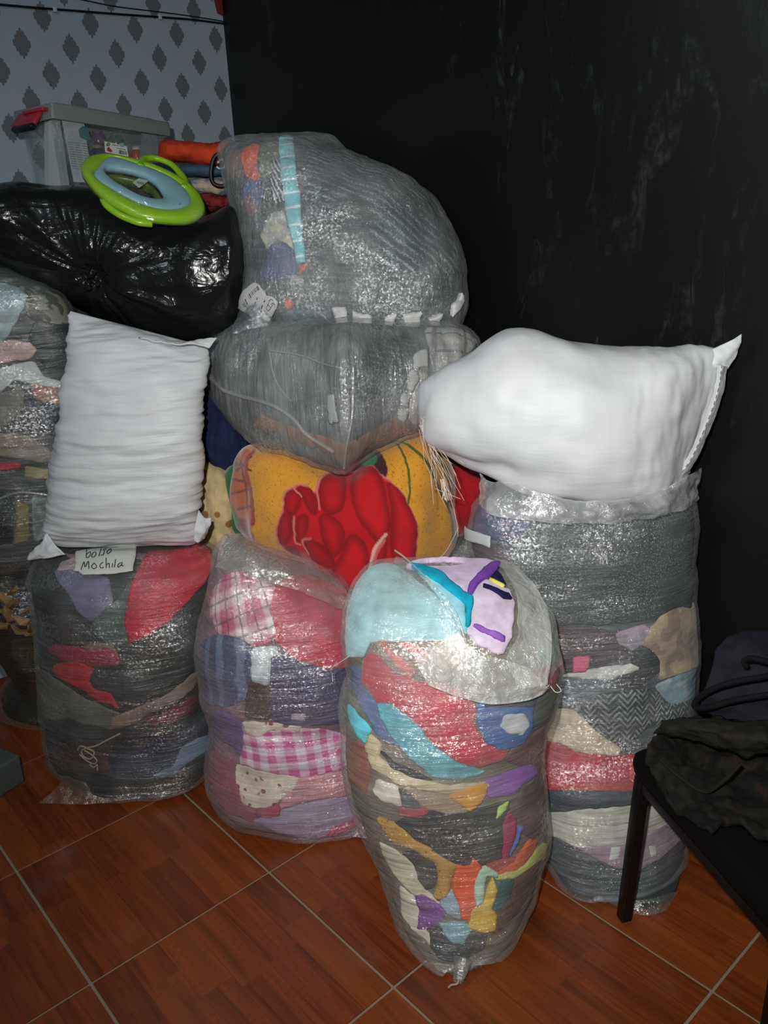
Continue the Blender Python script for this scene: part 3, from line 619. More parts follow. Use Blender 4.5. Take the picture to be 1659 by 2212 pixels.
clothes(S3, 'bright clothes in the front sack', [
 ('blanket', 'pale blue fleece bulging at the top left', [(735, 1324), (755, 1270), (800, 1225), (848, 1222), (878, 1239), (937, 1283), (972, 1318), (1000, 1377), (984, 1385), (801, 1386), (783, 1421), (750, 1418)], fb('#a4ced4', sheen=.3, bumpk=.8), dict(z=1)),
 ('cloth', 'black and red striped cloth under the pale blue fleece', [(800, 1380), (925, 1378), (960, 1400), (935, 1425), (880, 1470), (850, 1452), (825, 1425)], fb('#85716e', pat='stripes', c2='#b86a62', sc=.6, rot=.8), dict(z=0)),
 ('cloth', 'peach cloth under the film flap', [(930, 1380), (985, 1382), (1020, 1420), (1000, 1450), (940, 1440)], fb('#b99a84'), dict(z=0)),
 ('shirt', 'coral red fleece shirt wrapping the upper front', [(783, 1424), (801, 1407), (825, 1424), (848, 1451), (907, 1472), (966, 1478), (1028, 1515), (1028, 1569), (1049, 1605), (1098, 1613), (1086, 1639), (1040, 1657), (996, 1648), (937, 1607), (895, 1556), (848, 1519), (813, 1519), (783, 1472)], fb('#b02a3c', sheen=.3), dict(z=2)),
 ('cap', 'blue garment with a white patch at the upper right', [(1028, 1512), (1099, 1504), (1152, 1499), (1146, 1569), (1128, 1605), (1084, 1617), (1049, 1604), (1028, 1563)], fb('#34609e'), dict(z=3)),
 ('cloth', 'dark navy band above the blue garment', [(1043, 1508), (1154, 1496), (1148, 1524), (1043, 1530)], fb('#222d4a'), dict(z=4)),
 ('cloth', 'white fleece square on the blue garment', [(1083, 1540), (1128, 1536), (1138, 1560), (1122, 1584), (1094, 1582), (1076, 1566)], fb('#c6c8ce'), dict(z=5)),
 ('trousers', 'teal trousers folded diagonally', [(813, 1519), (848, 1520), (895, 1556), (937, 1608), (990, 1648), (1050, 1668), (1020, 1680), (937, 1680), (895, 1645), (842, 1588), (819, 1542)], fb('#5ba4b4'), dict(z=1)),
 ('cloth', 'slate blue cloth down the upper left side', [(752, 1432), (789, 1449), (813, 1519), (827, 1554), (866, 1613), (819, 1596), (777, 1525), (755, 1481)], fb('#586a98'), dict(z=0)),
 ('cloth', 'bright cyan cloth at the left edge', [(752, 1519), (777, 1546), (803, 1578), (789, 1607), (771, 1586), (752, 1548)], fb('#5ccbdc'), dict(z=1)),
 ('cloth', 'rust brown cloth at the left edge', [(745, 1595), (789, 1607), (801, 1672), (790, 1720), (760, 1690), (745, 1640)], fb('#8e5040'), dict(z=0)),
 ('shirt', 'cream shirt twisted round the waist', [(789, 1613), (801, 1584), (825, 1607), (819, 1637), (878, 1672), (966, 1697), (1060, 1690), (1090, 1682), (1090, 1700), (966, 1716), (870, 1695), (800, 1655)], fb('#c2b293', bumpk=1.7), dict(z=2)),
 ('cloth', 'black strip along the cream shirt', [(822, 1618), (854, 1645), (913, 1672), (935, 1684), (895, 1679), (848, 1657)], fb('#26262e'), dict(z=3)),
 ('cloth', 'mint and pink pastel cloth at the right shoulder', [(1158, 1385), (1208, 1370), (1212, 1430), (1165, 1447)], fb('#8fb89c', pat='blotch', c2='#b0a0b0'), dict(z=0)),
 ('cloth', 'plum red cloth below the pastel one', [(1156, 1447), (1210, 1432), (1204, 1490), (1149, 1502)], fb('#983a50'), dict(z=0)),
 ('cloth', 'dark grey green cloth beside the blue garment', [(1149, 1515), (1204, 1488), (1180, 1554), (1135, 1600), (1143, 1560)], fb('#464c4c'), dict(z=0)),
 ('cloth', 'plum cloth right of the waist', [(1110, 1610), (1175, 1570), (1180, 1650), (1130, 1660), (1085, 1640)], fb('#6c4650'), dict(z=0)),
 ('cloth', 'purple garment at the right of the waist', [(1049, 1688), (1100, 1668), (1150, 1650), (1160, 1668), (1128, 1694), (1108, 1718), (1052, 1724)], fb('#8850a8'), dict(z=2)),
 ('shirt', 'mustard yellow garment at the waist', [(966, 1717), (1025, 1696), (1054, 1691), (1051, 1718), (1037, 1738), (1016, 1755), (996, 1741)], fb('#cc9128'), dict(z=3)),
 ('cloth', 'white cloth at the left below the waist', [(805, 1709), (816, 1682), (860, 1694), (871, 1739), (830, 1730)], fb('#d2ccc0'), dict(z=2)),
 ('cloth', 'slate cloth next to the white one', [(858, 1700), (895, 1718), (912, 1747), (870, 1741)], fb('#363746'), dict(z=1)),
 ('cloth', 'beige cloth under the mustard garment', [(869, 1698), (966, 1712), (1018, 1758), (966, 1763), (919, 1749), (895, 1721)], fb('#9a866c'), dict(z=0)),
 ('cloth', 'short red strip under the beige cloth', [(858, 1744), (919, 1742), (927, 1754), (907, 1763), (863, 1758)], fb('#a02c42'), dict(z=2)),
 ('trousers', 'black trousers across the middle', [(880, 1760), (943, 1750), (996, 1760), (1055, 1744), (1105, 1728), (1100, 1798), (1090, 1853), (1043, 1871), (996, 1871), (954, 1853), (895, 1820), (848, 1779)], fb('#252a32', bumpk=1.7), dict(z=0)),
 ('cloth', 'lime sliver of cloth over the black trousers', [(1070, 1770), (1078, 1744), (1101, 1731), (1094, 1750)], fb('#c0dc74'), dict(z=2)),
 ('cloth', 'magenta cloth at the right of the black trousers', [(1087, 1783), (1099, 1752), (1119, 1765), (1113, 1804), (1098, 1853), (1084, 1853)], fb('#a02058'), dict(z=2)),
 ('ribbon', 'thin blue strip beside the magenta cloth', [(1098, 1853), (1121, 1786), (1130, 1783), (1113, 1827)], fb('#4e64ac'), dict(z=3)),
 ('cloth', 'dark plum cloth along the upper right edge', [(1128, 1700), (1185, 1680), (1190, 1790), (1150, 1812), (1122, 1800), (1120, 1745)], fb('#5e4650'), dict(z=0)),
 ('scarf', 'orange arc of cloth at the right', [(1111, 1857), (1143, 1812), (1160, 1812), (1148, 1851), (1108, 1887), (1070, 1887)], fb('#c65a2c'), dict(z=2)),
 ('belt', 'mustard belt with dots slanting down', [(812, 1763), (854, 1777), (895, 1812), (943, 1842), (986, 1869), (980, 1886), (968, 1934), (946, 1947), (935, 1934), (949, 1901), (943, 1865), (895, 1835), (848, 1817)], fb('#b4883a', pat='dots', c2='#3a2a18'), dict(z=3)),
 ('cloth', 'charcoal oval of cloth left of the dotted belt', [(867, 1839), (895, 1839), (939, 1857), (948, 1895), (936, 1918), (919, 1924), (905, 1901), (893, 1869)], fb('#333132'), dict(z=1)),
 ('cloth', 'upper cream cloth along the left edge', [(820, 1812), (860, 1839), (895, 1869), (913, 1916), (956, 1956), (937, 1962), (895, 1936), (868, 1910), (842, 1874)], fb('#c8c2aa'), dict(z=0)),
 ('cloth', 'lower cream cloth along the left edge', [(862, 1912), (895, 1936), (909, 1975), (909, 2004), (936, 2022), (940, 2050), (895, 2010), (868, 1969)], fb('#cfcab8'), dict(z=0)),
 ('shirt', 'orange garment in the lower middle', [(981, 1869), (1014, 1867), (1019, 1849), (1039, 1869), (1036, 1901), (1030, 1916), (1030, 1957), (1016, 1986), (996, 1983), (988, 1945), (976, 1916)], fb('#dc5528'), dict(z=2)),
 ('cloth', 'brick red band beside the orange garment', [(1049, 1863), (1114, 1849), (1125, 1863), (1099, 1885), (1073, 1888), (1050, 1873)], fb('#a63c36'), dict(z=1)),
 ('ribbon', 'pale mint strap looping down', [(1026, 1901), (1033, 1877), (1049, 1869), (1075, 1883), (1073, 1894), (1049, 1888), (1045, 1916), (1042, 1945), (1028, 1956), (1023, 1925)], fb('#b0cfbc'), dict(z=4)),
 ('shirt', 'yellow garment near the bottom', [(1064, 1893), (1072, 1922), (1060, 1957), (1072, 1975), (1063, 2006), (1043, 2009), (1012, 2000), (1017, 1963), (1043, 1937)], fb('#d6b23c'), dict(z=3)),
 ('scarf', 'yellow green arc of cloth at the right edge', [(1068, 1890), (1102, 1881), (1132, 1867), (1175, 1815), (1175, 1850), (1128, 1885), (1108, 1899), (1070, 1899)], fb('#b4b866'), dict(z=3)),
 ('cloth', 'dark teal cloth under the yellow green arc', [(1064, 1898), (1113, 1898), (1101, 1935), (1078, 1962), (1061, 1965), (1070, 1925)], fb('#2c5658'), dict(z=1)),
 ('cloth', 'brown cloth down the lower right edge', [(1111, 1898), (1165, 1865), (1150, 1920), (1125, 1975), (1070, 2010), (1073, 1969), (1099, 1933)], fb('#5e4540'), dict(z=0)),
 ('cloth', 'purple cloth at the lower left', [(896, 1934), (913, 1932), (957, 1957), (965, 1975), (943, 1998), (919, 2009), (902, 2006), (905, 1969)], fb('#78408e'), dict(z=2)),
 ('cloth', 'blue grey cloth next to the lower purple one', [(955, 1925), (981, 1920), (993, 1954), (995, 1985), (960, 1975), (950, 1950)], fb('#8ea2b4'), dict(z=1)),
 ('cloth', 'pale blue cloth at the bottom', [(947, 1992), (996, 1988), (1021, 1998), (1000, 2036), (970, 2027)], fb('#82aab8'), dict(z=2)),
 ('trousers', 'dark slate trousers at the very bottom', [(930, 1998), (996, 2003), (1050, 2013), (1046, 2046), (1000, 2078), (954, 2074), (930, 2044)], fb('#28323c'), dict(z=1)),
], 'in the front sack')
# the open mouth: a folded lavender blanket lies bare in it
lb = root('folded_blanket', S3.at_px(1010, 1300, .0), 'lavender fleece blanket with turquoise and purple edging, bare in the mouth of the front sack', 'blanket')
def lp(nm, poly, mat, z, lab=None, **kw):
    o = S3.patch(nm, poly, mat, off=.019+.0022*z, parent=lb, skirt=.012, **kw)
    if lab and o: o['label'] = lab
lp('lower_fold', [(1020, 1286), (1043, 1265), (1095, 1285), (1102, 1318), (1092, 1377), (1078, 1416), (1025, 1391), (1004, 1367), (1008, 1318)], fb('#dccbe2', sheen=.3, bumpk=.7), 0)
lp('upper_fold', [(873, 1234), (937, 1225), (1025, 1226), (1066, 1237), (1042, 1255), (1020, 1274), (1010, 1306), (990, 1288), (954, 1264), (922, 1246), (887, 1242)], fb('#d3bcda', sheen=.3, bumpk=.7), 2)
lp('inner_fold', [(905, 1250), (954, 1276), (996, 1312), (1004, 1345), (1006, 1372), (990, 1360), (960, 1310), (925, 1272)], fb('#9bd6e2', sheen=.3), 1, 'pale blue fold')
lp('edging', [(884, 1240), (919, 1246), (943, 1257), (966, 1272), (996, 1298), (1016, 1310), (1013, 1333), (1008, 1359), (999, 1356), (1002, 1326), (985, 1311), (953, 1285), (905, 1255)], fb('#14a8c6'), 4, 'turquoise edging')
lp('edging', [(1066, 1236), (1063, 1254), (1030, 1279), (1017, 1304), (1005, 1306), (1012, 1280), (1026, 1265), (1050, 1243)], fb('#7f48ae'), 4, 'purple edging')
lp('edging', [(1019, 1350), (1046, 1364), (1076, 1380), (1075, 1391), (1043, 1376), (1017, 1359)], fb('#9a66c4'), 3, 'lower purple edging')
lp('print', [(1052, 1262), (1064, 1250), (1083, 1278), (1070, 1276)], fb('#1e1646'), 3, 'navy printed shape')
lp('print', [(1037, 1281), (1064, 1291), (1090, 1299), (1095, 1312), (1078, 1311), (1061, 1297), (1038, 1287)], fb('#1e1646'), 3, 'navy printed shape')
lp('print', [(1050, 1266), (1080, 1278), (1079, 1282), (1048, 1269)], fb('#ddd860'), 3, 'yellow printed line')
# film folded back round the mouth
FM = film('clear_film', base_op=.72, edge_op=.85, tint='#e6e9e3', gloss=.8, axis='o', rough=.22, crink=1.3)
def S(x, y, o=.03): return S3.at_px(x, y, o+.008)
sheet('film_flap', [[S(852, 1224, .014), S(872, 1238, .018), S(930, 1284, .022), S(975, 1330, .022), S(1002, 1390, .022), S(1050, 1420, .022)], [S(846, 1236, .014), S(866, 1260, .02), S(915, 1315, .026), S(955, 1370, .026), S(975, 1425, .026), S(1030, 1455, .03)],
   ], film('clear_film', base_op=.32, edge_op=.7, tint='#c5d6d6', gloss=.8, axis='o', rough=.22), r3, 60, 14, .004, 26)
sheet('film_flap', [[S(985, 1372, .024), S(1030, 1410, .026), S(1070, 1425, .03), S(1120, 1445, .03)], [S(905, 1420, .02), S(990, 1455, .03), S(1060, 1478, .04), S(1145, 1480, .04)], [S(925, 1478, .02), S(985, 1500, .03), S(1050, 1512, .04), S(1130, 1503, .03), S(1160, 1480, .03)]], FM, r3, 60, 30, .008, 18)
sheet('film_flap', [[S(1040, 1222, .03), S(1072, 1240, .03), S(1108, 1276, .035), S(1140, 1330, .04), S(1158, 1400, .04), S(1150, 1478, .035)], [S(1060, 1238, .022), S(1085, 1275, .024), S(1098, 1330, .026), S(1092, 1385, .026), S(1080, 1430, .026), S(1110, 1485, .03)]], FM, r3, 60, 14, .005, 20)
sheet('film_flap', [[S(1108, 1276, .03), S(1145, 1318, .03), S(1172, 1345, .02), S(1196, 1368, .01)], [S(1140, 1340, .035), S(1165, 1365, .03), S(1185, 1385, .015), S(1202, 1400, .0)], [S(1160, 1480, .03), S(1170, 1470, .02), S(1185, 1450, .012), S(1200, 1435, .006)]], film('clear_film', base_op=.75, edge_op=.8, tint='#d5ded6', gloss=.8, axis='o'), r3, 36, 20, .006, 24)
for pl, rr_ in (([(850, 1222), (872, 1240), (931, 1285), (976, 1332), (1002, 1392)], .0022), ([(1042, 1222), (1074, 1241), (1110, 1277), (1142, 1331), (1160, 1402), (1152, 1478)], .0030), ([(925, 1478), (985, 1500), (1050, 1512), (1130, 1503), (1160, 1480)], .002)):
    V, F = surf_tube(S3, pl, rr_, .034, 50); mesh('film_hem', V, F, film('clear_film', base_op=.7, edge_op=.95, tint='#d3d6cf', gloss=.6, axis='o'), r3)
V, F = tube([S(1155, 1482, .036), S(1157, 1490, .045), S(1163, 1487, .05), S(1160, 1478, .045)], .0009, 20, 5); mesh('thread', V, F, simple('white_thread', '#d8d8d2', .7), r3)
V, F = tube([S3.at_px(764, 1416, .012), S3.at_px(756, 1436, .03)+np.array([-.012, 0, 0]), S3.at_px(753, 1458, .03)+np.array([-.014, 0, 0]), S3.at_px(754, 1480, .03)+np.array([-.008, 0, 0])], .0008, 20, 5); mesh('thread', V, F, simple('white_thread', '#d8d8d2', .7), r3)
# twisted tip and its tail on the tiles
V, F = tube([floor_pt(1000, 2070, .035), floor_pt(996, 2092, .024), floor_pt(991, 2112, .012), floor_pt(990, 2118, .010)], .016, 24, 12, rr=lambda t: 1.25-.75*t+.25*max(0, t-.8)*5); mesh('twisted_tip', V, F, film('clear_film', base_op=.6, edge_op=.8, tint='#a3a39c', gloss=.7, axis='o'), r3)
V, F = tube([floor_pt(990, 2116, .008), floor_pt(988, 2125, .005), floor_pt(975, 2128, .004), floor_pt(968, 2134, .004)], .0022, 20, 6); mesh('tail', V, F, simple('tail_film', '#a8938a', .5), r3)

# --- 4 right tall sack
S4, r4 = stuffed('clothes_sack', 'tall clear plastic sack of grey, beige and red clothes behind the chair', 'clear sacks standing on the floor',
  [((1080, 1068), (1460, 1060), 1.84, .04), ((1042, 1085), (1494, 1078), 1.84, .13), ((1032, 1120), (1499, 1115), 1.83, .14), ((1034, 1180), (1491, 1180), 1.82, .15), ((1062, 1250), (1490, 1245), 1.81, .15), ((1096, 1320), (1497, 1315), 1.80, .15), ((1124, 1400), (1500, 1395), 1.785, .15),
   ((1140, 1480), (1497, 1475), 1.76, .15), ((1150, 1560), (1490, 1560), 1.73, .15), ((1158, 1640), (1486, 1640), 1.69, .16), ((1165, 1720), (1482, 1720), 1.67, .16), ((1174, 1790), (1479, 1795), 1.64, .155), ((1200, 1848), (1475, 1855), 1.61, .145), ((1236, 1888), (1470, 1895), 1.57, .11), ((1294, 1935), (1460, 1935), 1.51, .06), ((1350, 1962), (1432, 1964), 1.465, .02)],
  '#3a4046', dict(base_op=.26, edge_op=.55, tint='#b4babb', gloss=.8, rough=.24, fine=1.4), dict(seed=11.0, floor=True, lump=.008, fold=.0025, NV=150), fillkw=dict(pat='streak', c2='#5a6468'))
clothes(S4, 'clothes in the tall right sack', [
 ('sweater', 'charcoal knitted sweater filling the upper part', [(1045, 1210), (1120, 1120), (1350, 1110), (1490, 1100), (1495, 1300), (1400, 1340), (1290, 1352), (1180, 1345), (1110, 1325)], fb('#3b4145', pat='speck', c2='#7a8282', bumpk=1.3), dict(z=0)),
 ('cloth', 'navy and violet cloth at the top left', [(1030, 1110), (1110, 1090), (1150, 1130), (1120, 1170), (1050, 1165), (1025, 1140)], fb('#3a4560', pat='blotch', c2='#5c4a66'), dict(z=1)),
 ('cloth', 'brown grey cloth on the left flank', [(1028, 1175), (1090, 1180), (1130, 1240), (1100, 1300), (1060, 1255), (1030, 1215)], fb('#514648'), dict(z=1)),
 ('cloth', 'dark wine and grey cloth under the sweater', [(1195, 1348), (1300, 1355), (1340, 1380), (1365, 1419), (1284, 1441), (1288, 1418), (1195, 1418)], fb('#47363c', bumpk=1.8), dict(z=0)),
 ('coat', 'beige fake fur coat bulging at the right', [(1400, 1361), (1429, 1327), (1474, 1311), (1510, 1317), (1512, 1396), (1500, 1440), (1422, 1469), (1422, 1428), (1403, 1400), (1380, 1390)], fb('#b09d7e', pat='blotch', c2='#8d7a66', sheen=.3), dict(z=2)),
 ('cloth', 'pale pink flowered cloth beside the fur', [(1330, 1367), (1390, 1349), (1408, 1361), (1390, 1390), (1365, 1405), (1337, 1390)], fb('#b49cac', pat='blotch', c2='#8e8a94'), dict(z=1)),
 ('cloth', 'blackish green cloth below the fur coat', [(1363, 1406), (1403, 1398), (1424, 1428), (1424, 1450), (1384, 1482), (1315, 1482), (1376, 1446), (1359, 1428)], fb('#1c2426'), dict(z=1)),
 ('cloth', 'bright pink cloth with black lines', [(1196, 1419), (1288, 1416), (1281, 1428), (1264, 1452), (1196, 1454)], fb('#d65c82', pat='stripes', c2='#30202a', sc=.55), dict(z=2)),
 ('shirt', 'white shirt edge under the pink cloth', [(1258, 1448), (1378, 1430), (1384, 1444), (1339, 1458), (1320, 1470), (1205, 1462)], fb('#c4c5be'), dict(z=1)),
 ('jacket', 'glossy slate quilted jacket', [(1188, 1459), (1320, 1465), (1336, 1493), (1296, 1501), (1217, 1533), (1176, 1520)], fb('#505f68', rough=.4, bumpk=2), dict(z=0)),
 ('cloth', 'light blue crumpled cloth at the right edge', [(1412, 1480), (1505, 1436), (1508, 1480), (1495, 1507), (1448, 1523), (1427, 1509)], fb('#809eac', pat='blotch', c2='#a2b2b8'), dict(z=1)),
 ('jacket', 'black and white herringbone jacket', [(1243, 1534), (1294, 1499), (1410, 1484), (1448, 1521), (1500, 1506), (1490, 1545), (1403, 1568), (1365, 1604), (1345, 1620), (1313, 1597), (1281, 1572)], fb('#2a3032', pat='herring', c2='#8a9292'), dict(z=2)),
 ('trousers', 'beige corduroy trousers', [(1180, 1530), (1243, 1532), (1281, 1570), (1313, 1595), (1345, 1618), (1333, 1633), (1249, 1626), (1211, 1604), (1168, 1600), (1168, 1557)], fb('#b9ae92'), dict(z=1)),
 ('sweater', 'crimson sweater band', [(1145, 1592), (1211, 1602), (1249, 1624), (1333, 1631), (1495, 1620), (1492, 1705), (1352, 1710), (1150, 1706)], fb('#a8202e', bumpk=1.8), dict(z=0)),
 ('trousers', 'navy trousers band under the crimson sweater', [(1150, 1704), (1352, 1708), (1492, 1703), (1490, 1742), (1352, 1738), (1260, 1746), (1204, 1754), (1160, 1754)], fb('#262f3c'), dict(z=1)),
 ('blanket', 'off white blanket folds', [(1165, 1752), (1217, 1746), (1268, 1744), (1352, 1736), (1488, 1740), (1486, 1790), (1400, 1812), (1345, 1826), (1249, 1832), (1204, 1809), (1165, 1797)], fb('#bdbdb2', bumpk=1.4), dict(z=0)),
 ('cloth', 'grey pink cloth with white spots', [(1247, 1830), (1345, 1823), (1390, 1807), (1435, 1779), (1475, 1805), (1429, 1854), (1378, 1883), (1320, 1870), (1281, 1851)], fb('#927f8c'), dict(z=1)),
 ('cloth', 'white spot patch left of the chair leg', [(1316, 1829), (1339, 1826), (1336, 1855), (1310, 1858)], fb('#c0c2c0'), dict(z=2)),
 ('cloth', 'white spot patch right of the chair leg', [(1400, 1826), (1416, 1826), (1420, 1846), (1403, 1851)], fb('#b4b2ae'), dict(z=2)),
], 'in the tall right sack')
tag(S4.patch('paper_label', [(1030, 1142), (1072, 1160), (1072, 1182), (1030, 1166)], simple('label_paper', '#b4b8b8', .6), off=.022, parent=r4, smooth=0, wob=.3, skirt=.001), 'small blank white label')
RY = 1.64
sheet('film_rim', [[pt(1040, 1024, 1.850), pt(1060, 1040, 1.770), pt(1105, 1042, 1.720), pt(1150, 1060, 1.680), pt(1230, 1078, 1.660), pt(1330, 1080, 1.660), pt(1420, 1062, 1.690), pt(1480, 1030, 1.730), pt(1513, 1010, 1.790)],
    [pt(1036, 1050, 1.810), pt(1065, 1078, 1.720), pt(1120, 1085, 1.680), pt(1180, 1098, 1.655), pt(1250, 1108, 1.640), pt(1330, 1108, 1.645), pt(1420, 1095, 1.660), pt(1480, 1070, 1.710), pt(1512, 1045, 1.770)],
    [pt(1032, 1085, 1.810), pt(1060, 1112, 1.710), pt(1120, 1122, 1.670), pt(1190, 1128, 1.650), pt(1260, 1130, 1.642), pt(1340, 1130, 1.650), pt(1420, 1118, 1.670), pt(1480, 1100, 1.710), pt(1501, 1082, 1.790)]], film('clear_film', base_op=.85, edge_op=.85, tint='#d6dada', gloss=.9, axis='o', rough=.2), r4, 90, 28, .010, 20)
sheet('film_corner', [[floor_pt(1290, 1935, .02), floor_pt(1380, 1945, .03), floor_pt(1465, 1925, .02)], [floor_pt(1350, 1968, .004), floor_pt(1400, 1978, .006), floor_pt(1440, 1966, .004)]], film('clear_film', base_op=.4, edge_op=.7, tint='#8f9492', gloss=.8, axis='o'), r4, 24, 10, .004, 30, zmin=.003)

# --- sacks at the back and at the left edge
SB, rb = stuffed('clothes_sack', 'half hidden clear sack of grey clothes between the rose blanket and the tall right sack', None,
  [((985, 1150), (1045, 1112), 2.2, .02), ((950, 1185), (1052, 1135), 2.2, .07), ((905, 1235), (1058, 1190), 2.22, .12), ((870, 1310), (1060, 1270), 2.23, .15), ((850, 1410), (1070, 1400), 2.24, .16), ((850, 1500), (1070, 1500), 2.24, .16), ((870, 1575), (1060, 1575), 2.24, .14), ((900, 1592), (1030, 1592), 2.24, .06)],
  '#4b5254', dict(base_op=.28, edge_op=.6, tint='#aab0ae', gloss=.8, rough=.22), dict(seed=14.0, floor=True, NU=80, NV=60))
SH, rh = stuffed('clothes_sack', 'dark sack standing hidden behind the pink sack and under the rose blanket', None,
  [((560, 1295), (760, 1295), 2.25, .05), ((530, 1320), (800, 1320), 2.25, .12), ((520, 1400), (810, 1400), 2.25, .14), ((520, 1500), (810, 1500), 2.25, .14), ((540, 1580), (790, 1580), 2.25, .12), ((580, 1592), (750, 1592), 2.25, .05)],
  '#2e3234', dict(base_op=.2, edge_op=.5, tint='#8a8e8e'), dict(seed=15.0, floor=True, NU=64, NV=40))
SL2, rl2 = stuffed('clothes_sack', 'short clear sack with crumpled brown paper at the lower left edge of the pile', 'clear sacks at the left edge',
  [((-60, 1215), (110, 1215), 2.36, .04), ((-95, 1235), (140, 1235), 2.36, .10), ((-85, 1290), (148, 1290), 2.36, .12), ((-55, 1350), (148, 1350), 2.37, .12), ((-25, 1400), (145, 1400), 2.38, .12), ((8, 1440), (145, 1440), 2.38, .11), ((34, 1472), (145, 1475), 2.38, .10), ((12, 1505), (148, 1510), 2.38, .11), ((8, 1532), (145, 1532), 2.38, .11), ((30, 1545), (120, 1545), 2.38, .05)],
  '#1e1c19', dict(base_op=.16, edge_op=.45, tint='#8e8b80', gloss=.5, rough=.3), dict(seed=17.0, floor=True, NU=90, NV=80, lump=.012))
clothes(SL2, 'contents of the sack with brown paper', [
 ('cloth', 'navy cloth with white marks', [(40, 1280), (78, 1278), (86, 1352), (50, 1350), (38, 1318)], fb('#222c44', pat='dots', c2='#9aa2aa', sc=.6), dict(z=1)),
 ('cloth', 'olive brown cloth', [(20, 1385), (90, 1375), (100, 1420), (60, 1440), (25, 1430)], fb('#3a3222'), dict(z=0)),
 ('cloth', 'dull brown red cloth', [(45, 1440), (100, 1430), (110, 1490), (70, 1500)], fb('#2f2119'), dict(z=0))], 'in the short left sack')
random.seed(3)
pc = root('brown_paper', SL2.at_px(30, 1330, .01), 'crumpled brown wrapping paper inside the short left sack', 'paper')
for k, (x, y, a, l, w_) in enumerate([(10, 1290, .3, 34, 16), (32, 1300, -.4, 30, 14), (22, 1322, .9, 36, 13), (48, 1335, .2, 34, 12), (12, 1345, -.2, 30, 14), (40, 1355, .6, 34, 11), (62, 1362, .1, 34, 10), (28, 1278, -.9, 26, 12), (66, 1350, 1.2, 22, 9), (5, 1315, .1, 30, 12), (56, 1318, -.7, 22, 9)]):
    ca, sa = math.cos(a), math.sin(a); q = [(-l/2, -w_/3), (-l/6, -w_/2), (l/2, -w_/5), (l/3, w_/2), (-l/3, w_/3)]
    P_ = [SL2.at_px(x+u*ca-v*sa, y+u*sa+v*ca, .010+random.random()*.014) for u, v in q]; c_ = SL2.at_px(x, y, .03+.008*random.random())
    V = P_+[c_]+[p-np.array([0, -.012, 0]) for p in P_]; F = [(i, (i+1) % 5, 5) for i in range(5)]+[(i, (i+1) % 5, 6+(i+1) % 5, 6+i) for i in range(5)]
    mesh('paper_scrap', V, F, fb(random.choice(['#94774f', '#a4875c', '#806642']), bumpk=.6), pc, smooth=False)
sheet('film_corner', [[floor_pt(0, 1500, .09), floor_pt(60, 1510, .07), floor_pt(110, 1530, .06)], [floor_pt(-50, 1515, .03), floor_pt(30, 1535, .03), floor_pt(100, 1550, .03)], [floor_pt(-60, 1540, .004), floor_pt(40, 1572, .004), floor_pt(105, 1580, .004)]], film('clear_film', base_op=.3, edge_op=.6, tint='#8f887c', gloss=.5, axis='o'), rl2, 30, 16, .005, 20, zmin=.003)
SL1, rl1 = stuffed('clothes_sack', 'big clear sack of mixed clothes at the left edge, beside the upright white sack', 'clear sacks at the left edge',
  [((-120, 578), (20, 590), 2.28, .04), ((-180, 600), (75, 605), 2.28, .10), ((-200, 650), (128, 650), 2.28, .14), ((-205, 720), (160, 720), 2.28, .15), ((-205, 800), (165, 800), 2.29, .15), ((-205, 900), (160, 900), 2.3, .155), ((-200, 980), (150, 980), 2.31, .155), ((-195, 1060), (140, 1060), 2.32, .155), ((-185, 1140), (135, 1140), 2.33, .15), ((-165, 1195), (120, 1195), 2.34, .13), ((-120, 1222), (80, 1222), 2.34, .05)],
  '#33383a', dict(base_op=.2, edge_op=.55, tint='#a9b3b3', gloss=.85, rough=.2), dict(seed=19.0, NU=110, NV=100, lump=.014, fold=.005), fillkw=dict(pat='streak', c2='#6a6c68'))
